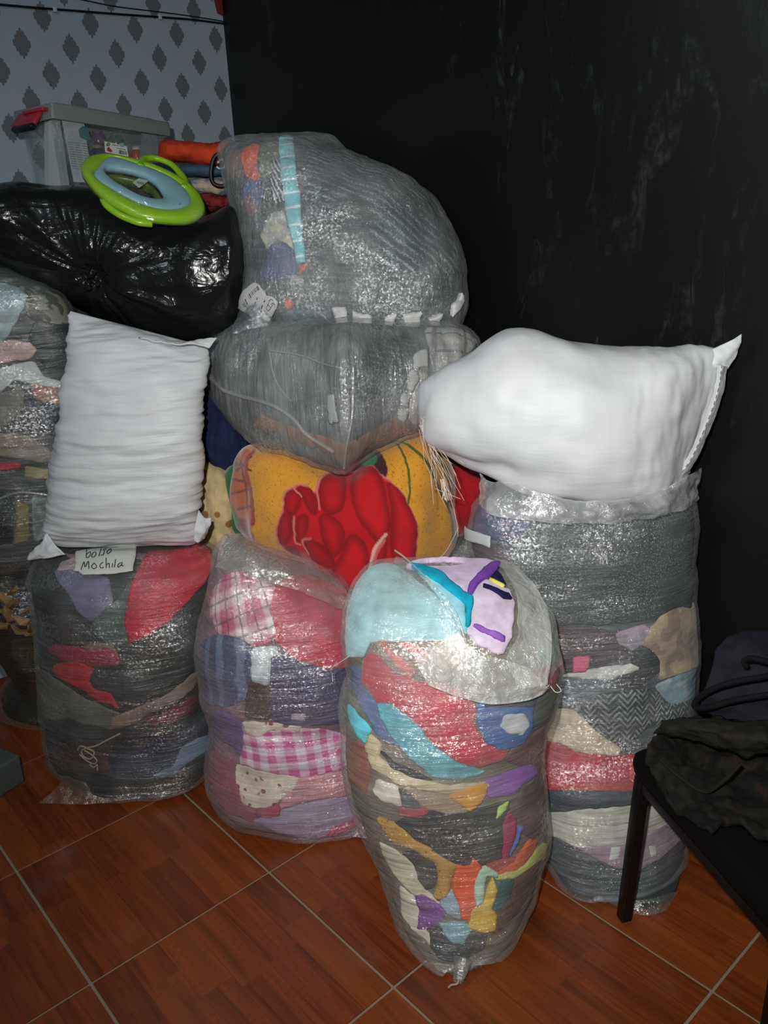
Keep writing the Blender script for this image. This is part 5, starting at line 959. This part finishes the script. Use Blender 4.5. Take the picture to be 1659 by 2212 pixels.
NB = Body([((430, 880), (430, 960), 2.36, .05), ((445, 850), (445, 1010), 2.36, .09), ((475, 858), (478, 1025), 2.35, .10), ((505, 885), (510, 1028), 2.34, .09), ((535, 935), (537, 1010), 2.33, .06), ((552, 960), (552, 985), 2.32, .01)], axis='x', NU=80, NV=60, seed=45, lump=.018, fold=.006)
V = NB; o = NB.build('quilted_jacket', fb('#1b2547', bumpk=1.6, axis='o'), None, floor=False); tag(o, 'navy quilted jacket bundled behind the upright white sack', 'jacket')
CB = Body([((425, 1040), (425, 1160), 2.28, .04), ((436, 1002), (438, 1180), 2.28, .08), ((460, 1004), (463, 1188), 2.27, .09), ((485, 1020), (488, 1190), 2.26, .08), ((508, 1050), (508, 1180), 2.26, .05), ((520, 1090), (520, 1140), 2.26, .01)], axis='x', NU=80, NV=60, seed=46, lump=.012, fold=.004)
o = CB.build('patterned_cushion', fb('#c9b488', pat='leaf', c2='#93693a', axis='o'), None, floor=False); tag(o, 'cream cushion with brown leaf print between the upright white sack and the blanket', 'cushion')

# ------------------------------------------------------------------ black rubbish bag
kn = pt(196, 602, 2.17)
def radial(p, v, u):
    d = p-kn; r = math.hypot(d[0], d[2]); a = math.atan2(d[2], d[0]); w_ = math.exp(-(r/.24)**2)*min(1, r/.015)
    h = .008*w_*mnoise.noise(Vector((a*7.0, r*5, .5)))+.003*w_*mnoise.noise(Vector((a*17, r*9, 2.5)))-.035*math.exp(-(r/.035)**2)
    return h+.003*fbm(p, (7, 7, 12), 2, 2)
BB = Body([((-150, 450), (-150, 500), 2.25, .02), ((-120, 425), (-120, 530), 2.25, .08), ((-60, 408), (-60, 555), 2.26, .12), ((0, 402), (0, 568), 2.28, .14), ((60, 399), (75, 605), 2.3, .15), ((120, 398), (125, 632), 2.32, .16), ((180, 402), (195, 672), 2.34, .17), ((240, 425), (250, 700), 2.35, .175), ((300, 448), (310, 722), 2.35, .18), ((360, 462), (378, 738), 2.35, .18),
   ((410, 466), (430, 736), 2.34, .175), ((460, 458), (472, 724), 2.33, .16), ((500, 450), (502, 704), 2.31, .13), ((520, 490), (522, 675), 2.3, .08), ((533, 560), (532, 620), 2.28, .02)], axis='x', NU=220, NV=240, seed=51, lump=.012, fold=.0, extra=radial)
m = NT('black_film'); ob = m.coord('Object'); m.b.inputs['Base Color'].default_value = (.009, .010, .010, 1); m.b.inputs['Roughness'].default_value = .2; m.b.inputs['Specular IOR Level'].default_value = .26
m.put(m.b, 'Normal', m.bump(m.noise(ob, 34, 3, .5, 1.2), .35, .006, m.bump(m.noise(m.coord('Object', (7, 7, 16)), 1, 3, .5, 1.0), .35, .02)))
bbag = root('rubbish_bag', BB.G[..., :].reshape(-1, 3)[BB.G[..., 2].argmin()], 'big black plastic rubbish bag lying over the upright white sack', 'bag')
BB.build('bag_body', m.m, bbag, floor=False); KM = m.m
V, F = join([tube([kn+np.array([0, .01, 0]), kn+np.array([dx*.4, -.012, dz*.4]), kn+np.array([dx, -.006, dz])], .006, 14, 8, rr=lambda t: .6+.9*t) for dx, dz in ((.012, .02), (-.008, -.022), (.02, -.014), (-.014, .010))]); mesh('gathered_knot', V, F, KM, bbag)

# ------------------------------------------------------------------ cabinet behind the pile, storage box, folded clothes
nW = np.array([-D1[1], D1[0], 0]); UZ = np.array([0, 0, 1.0]); ax = [D1, nW, UZ]
WDM = simple('cabinet_wood', '#2e221b', .6, .4, 0, 30)
cb = root('cabinet', CORNER-D1*.48-nW*.14, 'dark low cabinet against the patterned wall behind the black bag', 'cabinet'); cc = np.array(cb.location)
CT = 1.50
mesh('cabinet_body', *boxmesh(cc+UZ*CT/2+nW*.01, ax, (.44, .115, CT/2), .006), WDM, cb)
for s_ in (-1, 1):
    d = mesh('door', *boxmesh(cc+UZ*CT/2-nW*.115+D1*s_*.215, ax, (.21, .009, CT/2-.05), .004), WDM, cb); V, F = tube([cc+UZ*(.8+dz)-nW*.135+D1*s_*.03 for dz in (-.05, 0, .05)], .006, 8, 8); mesh('handle', V, F, simple('handle_metal', '#808080', .3, .5, .8), d)

def bp(x, y, Y): return pt(x, y, Y)
_a = WD+.20; _t = .055
bD = np.array([math.cos(_a)*math.cos(_t), math.sin(_a)*math.cos(_t), -math.sin(_t)]); bN = np.array([-math.sin(_a), math.cos(_a), 0.0]); bU = np.cross(bD, bN); bax = [bD, bN, bU]
# box frame: front top-left and top-right corners from the photograph's rays
nFr = bN; p0 = pt(215, 300, 2.53)
def onfront(x, y, back=0.0): return on_plane(x, y, p0+nFr*back, nFr)
A, B = onfront(100, 235), onfront(352, 282); zt = A[2]
c0 = (A+B)/2; hw = abs((B-A)@bD)/2; BZ = CT+.012
bx = root('storage_box', np.array([*(c0+nFr*.085)[:2], BZ]), 'translucent grey plastic storage box with lid and red clip, on the cabinet', 'box'); bc = np.array(bx.location)
BOXM = film('box_plastic', base_op=.24, edge_op=.5, tint='#8e9a9a', rough=.3, gloss=.35, crink=.08, fine=.05, axis='o'); RIM = simple('lid_plastic', '#7c8684', .4, .5, alpha=.93)
hd = .08; H_b = zt-BZ
def wallq(dx, dy, w_, d_, taper=.92):
    """tapered panel"""
    V = []
    for z, k in ((0, taper), (H_b-.03, 1.0)):
        for a, b in ((dx-w_, dy-d_), (dx+w_, dy-d_), (dx+w_, dy+d_), (dx-w_, dy+d_)): V.append(bc+bD*a*k+bN*b*k+bU*z)
    return V, [(0, 1, 2, 3), (4, 5, 6, 7), (0, 1, 5, 4), (1, 2, 6, 5), (2, 3, 7, 6), (3, 0, 4, 7)]
hwb = hw-.012
for nm, q in (('front_wall', (0, -hd, hwb, .0015)), ('back_wall', (0, hd, hwb, .0015)), ('side_wall', (-hwb, 0, .0015, hd)), ('side_wall', (hwb, 0, .0015, hd))): mesh(nm, *wallq(*q), BOXM, bx, smooth=False)
mesh('bottom', *boxmesh(bc+bU*.003, bax, (hwb*.92, hd*.92, .0025), .001), BOXM, bx)
lid = mesh('lid', *join([boxmesh(bc+bU*(H_b+.000), bax, (hw+.004, hd+.014, .006), .005), boxmesh(bc+bU*(H_b-.018)-bN*(hd+.012), bax, (hw+.004, .003, .016), .003), boxmesh(bc+bU*(H_b-.018)+bN*(hd+.012), bax, (hw+.004, .003, .016), .003), boxmesh(bc+bU*(H_b-.018)-bD*(hw+.003), bax, (.003, hd+.012, .016), .003), boxmesh(bc+bU*(H_b-.018)+bD*(hw+.003), bax, (.003, hd+.012, .016), .003), boxmesh(bc+bU*(H_b+.010), bax, (hw-.03, hd-.02, .005), .004)]), RIM, bx)
CLP = simple('red_clip', '#a8283c', .4)
clp = mesh('clip', *join([boxmesh(bc+bU*(H_b-.028)-bD*(hw+.022)-bN*.0, [bD*.8-bU*.6, bN, bD*.6+bU*.8], (.006, .055, .022), .004), boxmesh(bc+bU*(H_b-.010)-bD*(hw+.012)-bN*.03, bax, (.012, .05, .004), .002)]), CLP, bx); clp['label'] = 'red clip'
mesh('clip_grip', *boxmesh(bc+bU*(H_b-.052)-bD*(hw+.036)-bN*.0, [bD*.8-bU*.6, bN, bD*.6+bU*.8], (.008, .05, .006), .003), BLKP, clp)
# things in and in front of the box
def fq(x, y, bk_): return onfront(x, y, bk_)
def card(nm, poly, mat, bk_, th=.002, lab=None, cat='paper', parent=None):
    P_ = [fq(x, y, bk_) for x, y in poly]; n = len(P_); V = P_+[p+bN*th for p in P_]; F = [tuple(range(n)), tuple(range(n, 2*n))[::-1]]+[(i, (i+1) % n, (i+1) % n+n, i+n) for i in range(n)]
    o = mesh(nm, V, F, mat, parent, smooth=False)
    if lab: tag(o, lab, cat)
    return o
PAP = simple('paper', '#b9c2c6', .8); pp = card('paper_sheet', [(131, 243), (180, 252), (186, 300), (203, 395), (160, 393)], PAP, .012, lab='white printed sheet standing at the left inside the storage box')
tl = []
for i in range(12):
    y = 306+i*5.2; x0_ = 146+i*1.0
    for a, b in ((0, 12), (15, 28), (31, 44)):
        tl.append(tube([fq(x0_+a, y+a*.12, .0112), fq(x0_+b*random.uniform(.9, 1), y+b*.12, .0112)], .0006, 4, 4))
mesh('print_lines', *join(tl), simple('grey_ink', '#5f6a70', .8), pp)
card('card_folder', [(104, 262), (128, 250), (150, 400), (106, 402)], simple('folder_card', '#9aa6aa', .8), .03, .02, 'pale card folder standing at the left end of the storage box', 'folder')
card('teal_lid', [(171, 280), (180, 272), (190, 276), (194, 300), (187, 302), (174, 296)], simple('teal', '#3c7078', .6), .008, .004, 'teal round lid behind the front of the storage box', 'lid')
card('paper_sheet', [(308, 268), (338, 274), (344, 360), (300, 372)], simple('blue_paper', '#6f828c', .8), .03, .003, 'pale blue sheet standing at the right inside the storage box')
def jar(nm, x, y0, y1, w_px, col, lab, capc=None, bk_=.05, cat='jar'):
    a, b = fq(x, y0, bk_), fq(x, y1, bk_); h = a[2]-b[2]; r = w_px/2*2.5/FPX; r0_ = root(nm, b, lab, cat)
    prof = [(0, 0), (r*.9, 0), (r, .006), (r, h*.72), (r*.75, h*.8), (r*.7, h*.82)]; V, F = [], []; K = 20
    for rr_, z in prof:
        for k in range(K): V.append(b+np.array([rr_*math.cos(2*math.pi*k/K), rr_*math.sin(2*math.pi*k/K), z]))
    for i in range(len(prof)-1):
        for k in range(K): F.append((i*K+k, i*K+(k+1) % K, (i+1)*K+(k+1) % K, (i+1)*K+k))
    mesh('jar_body', V, F, simple('jar_'+nm, col, .25, .6), r0_)
    V, F = [], []
    for rr_, z in ((r*.85, h*.8), (r*.85, h*.98), (r*.8, h), (0, h)):
        for k in range(K): V.append(b+np.array([rr_*math.cos(2*math.pi*k/K), rr_*math.sin(2*math.pi*k/K), z]))
    for i in range(3):
        for k in range(K): F.append((i*K+k, i*K+(k+1) % K, (i+1)*K+(k+1) % K, (i+1)*K+k))
    mesh('cap', V, F, simple('cap_'+nm, capc or col, .5), r0_)
jar('paint_jar', 214, 283, 313, 24, '#5c3060', 'purple topped paint jar stacked at the upper left of the storage box', '#6c3a70')
jar('paint_jar', 214, 314, 350, 24, '#3a2c66', 'violet paint jar at the lower left of the storage box', '#8c7a50')
jar('paint_jar', 252, 288, 318, 26, '#2c6c4e', 'green paint jar stacked at the top middle of the storage box', '#357a58')
jar('paint_jar', 252, 320, 356, 26, '#34505c', 'dark teal paint jar under the green one in the storage box', '#7c8a70')
jar('glue_bottle', 298, 317, 352, 22, '#9c4a34', 'small red bottle with a white cap at the right in the storage box', '#b9b8ae', cat='bottle')
tagc = card('hang_tag', [(226, 305), (274, 316), (278, 339), (228, 329)], simple('tag_card', '#cdd2cf', .6), -.008, .0015, 'small white product card with leaf print and bar code on the box front', 'card')
card('leaf_print', [(229, 312), (233, 307), (239, 310), (236, 316), (230, 316)], simple('leaf_g', '#6a8a4a', .7), -.0088, .0006, parent=tagc)
card('leaf_print', [(231, 320), (235, 317), (243, 326), (240, 329), (232, 326)], simple('leaf_r', '#a8323c', .7), -.0088, .0006, parent=tagc)
card('leaf_print', [(258, 310), (266, 308), (269, 314), (266, 318), (259, 316)], simple('leaf_m', '#86a89a', .7), -.0088, .0006, parent=tagc)
bl = [tube([fq(257+i*1.7, 324+i*.3, -.009), fq(257+i*1.7, 332+i*.3, -.009)], random.choice([.0004, .0008]), 4, 4) for i in range(10)]+[tube([fq(242+i*4, 312+i*.8, -.009), fq(244.5+i*4, 312.6+i*.8, -.009)], .0009, 4, 4) for i in range(4)]+[tube([fq(252+i*4, 319.5+i*.8, -.009), fq(254.5+i*4, 320.2+i*.8, -.009)], .0008, 4, 4) for i in range(5)]
mesh('bar_code', *join(bl), INK, tagc)
# folded clothes to the right of the box
def fold(nm, secs, mat, lab, seed, cat='clothing', lump=.006):
    b = Body(secs, axis='x', NU=72, NV=60, seed=seed, lump=lump, fold=.004, expo=2.6); return tag(b.build(nm, mat, None, floor=False), lab, cat, 'folded clothes on the cabinet')
fold('folded_shirt', [((342, 318), (342, 336), 2.72, .04), ((352, 307), (352, 350), 2.72, .10), ((400, 309), (400, 354), 2.72, .12), ((450, 314), (450, 366), 2.71, .12), ((480, 308), (480, 360), 2.7, .11), ((505, 305), (507, 352), 2.7, .06)], fb('#c8401f', bumpk=.8), 'bright orange folded cloth on top of the pile beside the storage box', 61)
fold('folded_jeans', [((352, 350), (352, 370), 2.7, .04), ((375, 352), (375, 384), 2.7, .09), ((430, 355), (430, 388), 2.69, .11), ((480, 362), (480, 388), 2.69, .1), ((500, 365), (500, 384), 2.68, .04)], fb('#3c5468'), 'blue grey folded cloth under the orange one', 62)
fold('folded_shirt', [((395, 392), (395, 410), 2.68, .03), ((410, 384), (410, 420), 2.67, .09), ((450, 386), (450, 428), 2.67, .11), ((490, 386), (492, 425), 2.66, .09), ((504, 392), (504, 415), 2.66, .03)], fb('#b0a08c', pat='blotch', c2='#6f8494'), 'cream and blue patterned folded cloth beneath the blue grey one', 63)
fold('folded_shirt', [((405, 425), (405, 440), 2.66, .04), ((425, 418), (425, 452), 2.65, .1), ((470, 420), (470, 462), 2.65, .12), ((505, 424), (508, 462), 2.64, .06)], fb('#7c2a2c', pat='blotch', c2='#4a1c20'), 'maroon patterned folded cloth at the bottom of the small pile', 64)
sup = Body([((330, 425), (330, 440), 2.7, .04), ((350, 408), (350, 452), 2.7, .1), ((420, 434), (420, 466), 2.68, .12), ((500, 446), (505, 474), 2.66, .1), ((520, 455), (520, 468), 2.66, .02)], axis='x', NU=60, NV=50, seed=65, lump=.01)
tag(sup.build('folded_coat', fb('#18191a'), None, floor=False), 'black folded coat under the maroon cloth', 'clothing', 'folded clothes on the cabinet')
V, F = tube([pt(x, y, 2.53) for x, y in [(474, 330), (462, 342), (457, 362), (456, 382), (461, 396), (474, 402), (486, 400), (492, 392)]], .006, 50, 10); tag(mesh('hair_band', V, F, simple('black_band', '#0d0e10', .5)), 'black curved band hanging over the folded clothes', 'band')
V, F = tube([pt(x, y, 2.52) for x, y in [(470, 352), (480, 344), (486, 352), (484, 362), (474, 364), (468, 360)]], .003, 30, 8); tag(mesh('white_ring', V, F, simple('white_ring', '#b8c2c6', .4)), 'small white ring beside the black curved band', 'ring')

# ------------------------------------------------------------------ green toddler seat wrapped in plastic, on the black bag
eX = pt(430, 470, 2.21)-pt(185, 372, 2.23); eX /= np.linalg.norm(eX); bkv = np.array([0, 1.0, 0]); bkv -= eX*(bkv@eX); bkv /= np.linalg.norm(bkv); upv = np.cross(eX, bkv); upv *= np.sign(upv[2])
til = math.radians(30); eY = bkv*math.cos(til)+upv*math.sin(til); eN = np.cross(eX, eY); eN *= np.sign(eN[2])
sc_ = pt(308, 425, 2.235)+eN*.012
def sq(x, y, h=0.0): return on_plane(x, y, sc_+eN*h, eN)
z7 = lambda L: [(60+x/3.95, 190+y/3.95) for x, y in L]
seat = root('toddler_seat', sc_, 'lime green and pale blue toddler toilet seat wrapped in film on the black bag', 'toilet seat')
cen = np.array(z7([(880, 880)])[0])
def radii(poly, K=120):
    P_ = chaik(poly, 2); out = []
    for k in range(K):
        a = 2*math.pi*k/K; d = np.array([math.cos(a), math.sin(a)]); best = 1
        for p, q in zip(P_, P_[1:]+P_[:1]):
            e = q-p; den = d[0]*e[1]-d[1]*e[0]
            if abs(den) < 1e-9: continue
            w_ = p-cen; t = (w_[0]*e[1]-w_[1]*e[0])/den; s_ = (w_[0]*d[1]-w_[1]*d[0])/den
            if t > 0 and 0 <= s_ <= 1: best = max(best, t)
        out.append(best)
    return np.array(out)
def ringmesh(ro, ri, h0, hgt, K=120):
    prof = [(1, 0), (1, .5), (.93, .85), (.75, 1), (.5, 1.04), (.25, 1), (.07, .85), (0, .5), (0, 0)]; V, F = [], []
    for k in range(K):
        a = 2*math.pi*k/K
        for t, h in prof: r_ = ri[k]+(ro[k]-ri[k])*t; V.append(sq(cen[0]+r_*math.cos(a), cen[1]+r_*math.sin(a))+eN*(h0+hgt*h))
    n = len(prof)
    for k in range(K):
        for i in range(n-1): F.append((k*n+i, ((k+1) % K)*n+i, ((k+1) % K)*n+i+1, k*n+i+1))
        F.append((k*n+n-1, ((k+1) % K)*n+n-1, ((k+1) % K)*n, k*n))
    return V, F
GO = radii(z7([(455, 690), (510, 630), (640, 612), (760, 640), (900, 655), (1040, 690), (1200, 760), (1330, 830), (1440, 915), (1505, 1030), (1512, 1090), (1440, 1150), (1330, 1175), (1150, 1165), (960, 1140), (830, 1080), (720, 1020), (620, 950), (520, 850), (460, 760)]))
BO = radii(z7([(545, 780), (600, 740), (660, 640), (760, 640), (900, 690), (1040, 730), (1200, 800), (1320, 880), (1400, 980), (1390, 1050), (1290, 1090), (1150, 1095), (1000, 1060), (860, 1000), (720, 920), (600, 850)]))
BI = radii(z7([(650, 740), (700, 730), (830, 745), (960, 780), (1060, 830), (1120, 890), (1170, 990), (1080, 1000), (960, 975), (840, 910), (740, 850), (660, 790)]))
GRN = simple('lime_plastic', '#86b81c', .32, .5, coat=.3); BLU = simple('blue_pad', '#7fa9b2', .45, .5)
mesh('seat_frame', *ringmesh(GO, BO*.97, 0, .022), GRN, seat); mesh('blue_pad', *ringmesh(BO, BI, .004, .018), BLU, seat)
mesh('inner_liner', *ringmesh(BI*1.05, BI*.82, -.02, .02), simple('liner', '#4a5c28', .35), seat)
hp = z7([(960, 690), (985, 620), (1040, 600), (1110, 605), (1220, 650), (1300, 730), (1340, 800), (1335, 870)]); V, F = tube([sq(x, y, .012) for x, y in hp], .0085, 60, 12, rr=lambda t: 1.5-.6*math.sin(math.pi*t)); mesh('handle', V, F, GRN, seat)
hp = z7([(640, 950), (680, 1010), (780, 1080), (880, 1125), (960, 1150), (1060, 1160)]); V, F = tube([sq(x, y, -.004) for x, y in hp], .0085, 40, 12); mesh('handle', V, F, GRN, seat)
V, F = tube([sq(*z7([p])[0], .020) for p in ((1262, 968), (1275, 965), (1298, 978), (1300, 992), (1280, 996), (1264, 984), (1262, 968))], .002, 24, 6); mesh('slot_rim', V, F, simple('slot', '#22444a', .5), seat)
lbp = [sq(*p, .027) for p in z7([(895, 805), (945, 770), (1030, 790), (1000, 815), (950, 850)])]; tg = mesh('paper_tag', lbp+[p-eN*.001 for p in lbp], [(0, 1, 2, 3, 4), (9, 8, 7, 6, 5)]+[(i, (i+1) % 5, (i+1) % 5+5, i+5) for i in range(5)], simple('tagp', '#a9b4a8', .6), seat, smooth=False)
mesh('print_lines', *join([tube([sq(*z7([(930+i*13, 795+i*3)])[0], .0285), sq(*z7([(955+i*13-8, 818+i*3)])[0], .0285)], .0007, 4, 4) for i in range(5)]), INK, tg)
K = 60; V = [sq(*cen, .03)]; 
for fr in (.5, .98, 1.04):
    for k in range(K): a = 2*math.pi*k/K; V.append(sq(cen[0]+GO[::2][k]*fr*math.cos(a), cen[1]+GO[::2][k]*fr*math.sin(a), {.5: .026, .98: .024, 1.04: .0}[fr]+.0006*math.sin(k*1.7)))
F = [(0, 1+k, 1+(k+1) % K) for k in range(K)]+[(1+r_*K+k, 1+r_*K+(k+1) % K, 1+(r_+1)*K+(k+1) % K, 1+(r_+1)*K+k) for r_ in range(2) for k in range(K)]
mesh('shrink_wrap', V, F, film('wrap_film', base_op=.03, edge_op=.12, tint='#c8d0c0', gloss=.35, rough=.12, axis='o', fine=.1, crink=.15), seat)

# ------------------------------------------------------------------ chair with clothes, lower right
BKM = simple('black_vinyl', '#050506', .8, .12); TUBE = simple('black_tube', '#0a0b0c', .4, .4)
A_ = np.array([.492, 1.435, 0]); e1 = np.array([.97, .22, 0]); e1 /= np.linalg.norm(e1); e2 = np.array([e1[1], -e1[0], 0]); ch = root('chair', A_+e1*.2+e2*.2, 'black padded chair with thin square legs under the camouflage jacket', 'chair'); cA = A_-e1*.0
SZ = .43; L_ = .46
def cp(a, b, z): return cA+e1*a*L_+e2*b*L_+UZ*z
bm_ = boxmesh(cp(.5, .5, SZ-.03), [e1, e2, UZ], (L_/2+.008, L_/2+.008, .032), .028); mesh('seat', *bm_, BKM, ch)
FR = simple('chair_frame', '#0b0c0d', .5)
for a, b, dx in ((.03, .03, -.02), (.97, .03, .02), (.03, .97, -.02), (.97, .97, .02)):
    top, bot = cp(a, b, SZ-.06), cp(a, b, 0)+e1*dx+e2*(dx if b < .5 else -dx)*.3; dv_ = (top-bot); L2 = np.linalg.norm(dv_); dv_ /= L2
    mesh('leg', *boxmesh((top+bot)/2, [e1, np.cross(dv_, e1), dv_], (.0125, .0125, L2/2), .003), TUBE, ch)
for (a, b), (c, d) in (((.03, .03), (.97, .03)), ((.03, .03), (.03, .97)), ((.97, .03), (.97, .97)), ((.03, .97), (.97, .97))):
    p, q = cp(a, b, SZ-.075), cp(c, d, SZ-.075); v_ = q-p; L2 = np.linalg.norm(v_); v_ /= L2; mesh('seat_rail', *boxmesh((p+q)/2, [v_, np.cross(UZ, v_), UZ], (L2/2, .010, .012), .002), TUBE, ch)
for b in (.1, .9):
    p = [cp(.99, b, SZ-.05), cp(1.02, b, .62), cp(1.06, b, .92)]; V, F = tube(p, .011, 16, 8); mesh('back_post', V, F, TUBE, ch)
mesh('backrest', *boxmesh(cp(1.06, .5, .80), [e2, e1, UZ], (.18, .014, .10), .012), BKM, ch)
CAMO = fb('#15160e', pat='camo', c2='#0a0c0a', bumpk=1.4, axis='o')
jk = root('camouflage_jacket', cp(.6, .5, SZ), 'dark camouflage jacket heaped over the black chair', 'jacket')
Yj = 1.34
sheet('jacket_body', [[pt(1420, 1590, 1.46), pt(1500, 1560, 1.5), pt(1580, 1548, 1.5), pt(1700, 1560, 1.48), pt(1820, 1580, 1.42)], [pt(1405, 1600, 1.42), pt(1490, 1600, 1.42), pt(1580, 1600, 1.42), pt(1700, 1620, 1.36), pt(1820, 1650, 1.3)],
   [pt(1395, 1635, 1.36), pt(1480, 1660, 1.32), pt(1570, 1670, 1.33), pt(1700, 1690, 1.26), pt(1820, 1720, 1.2)], [pt(1412, 1680, 1.33), pt(1480, 1720, 1.255), pt(1560, 1730, 1.245), pt(1700, 1760, 1.19), pt(1820, 1790, 1.12)], [pt(1440, 1720, 1.27), pt(1530, 1790, 1.175), pt(1580, 1778, 1.19), pt(1700, 1830, 1.10), pt(1820, 1870, 1.04)]], CAMO, jk, 80, 60, .022, 13, seed=6, thick=.012)
sheet('sleeve', [[pt(1410, 1585, 1.43), pt(1500, 1600, 1.36), pt(1600, 1630, 1.3), pt(1720, 1640, 1.26)], [pt(1420, 1572, 1.42), pt(1500, 1575, 1.34), pt(1600, 1592, 1.28), pt(1720, 1605, 1.24)], [pt(1430, 1555, 1.44), pt(1510, 1550, 1.38), pt(1600, 1556, 1.34), pt(1720, 1560, 1.3)]], fb('#1c1f16', pat='camo', c2='#10130f', bumpk=1.4, axis='o'), jk, 60, 24, .010, 18, seed=9, thick=.01)
V, F = tube([pt(x, y, Y) for x, y, Y in ((1425, 1640, 1.33), (1470, 1680, 1.29), (1520, 1710, 1.26), (1560, 1690, 1.25), (1600, 1650, 1.26))], .004, 50, 8); mesh('seam_cord', V, F, fb('#101209'), jk)
bg = root('grey_bag', pt(1610, 1500, 1.5), 'dim grey violet cloth bag with dark straps on the chair behind the jacket', 'bag')
GV = fb('#1d1b26', bumpk=.7, axis='o')
sheet('bag_body', [[pt(1548, 1400, 1.58), pt(1580, 1375, 1.6), pt(1640, 1360, 1.6), pt(1800, 1360, 1.58)], [pt(1535, 1450, 1.54), pt(1580, 1440, 1.53), pt(1650, 1430, 1.52), pt(1800, 1430, 1.5)], [pt(1520, 1500, 1.52), pt(1580, 1500, 1.5), pt(1650, 1495, 1.48), pt(1800, 1500, 1.45)], [pt(1510, 1545, 1.54), pt(1580, 1555, 1.5), pt(1650, 1565, 1.47), pt(1800, 1570, 1.42)]], GV, bg, 50, 40, .012, 12, seed=12, thick=.02)
STR = fb('#0a0a0f', axis='o', bumpk=.5)
for Ld in ([(1700, 1452, 1.44), (1650, 1462, 1.44), (1590, 1472, 1.45), (1540, 1488, 1.47), (1505, 1512, 1.5), (1503, 1528, 1.5), (1530, 1528, 1.48), (1590, 1512, 1.46), (1700, 1495, 1.43)], [(1720, 1440, 1.44), (1660, 1430, 1.45), (1625, 1422, 1.46), (1608, 1428, 1.47), (1612, 1440, 1.47)]):
    V, F = tube([pt(*q) for q in Ld], .0065, 60, 8); mesh('strap', V, F, STR, bg)
# small things on the floor
p = floor_pt(432, 1650); kb = root('round_knob', p, 'small shiny black round knob on the floor between the two sacks', 'knob'); bm2 = bmesh.new(); bmesh.ops.create_uvsphere(bm2, u_segments=24, v_segments=16, radius=.014)
V = [np.array(p)+np.array([v.co.x, v.co.y, v.co.z*.85+.013]) for v in bm2.verts]; F = [tuple(v.index for v in f.verts) for f in bm2.faces]; bm2.free(); mesh('ball', V, F, simple('knob_black', '#060606', .2, .6), kb); V, F = tube([np.array(p)+np.array([.0, 0, .012]), np.array(p)+np.array([.024, .012, .01])], .004, 8, 8); mesh('stem', V, F, simple('knob_stem', '#7b7f80', .4), kb)
gb = floor_pt(-18, 1740); tag(mesh('grey_crate', *boxmesh(gb+np.array([-.05, .05, .045]), [D1*.3+D2*.95, D1*.95-D2*.3, UZ], (.06, .1, .045), .006), simple('grey_plastic', '#4e5654', .6)), 'corner of a grey plastic crate at the left edge on the tiles', 'crate')
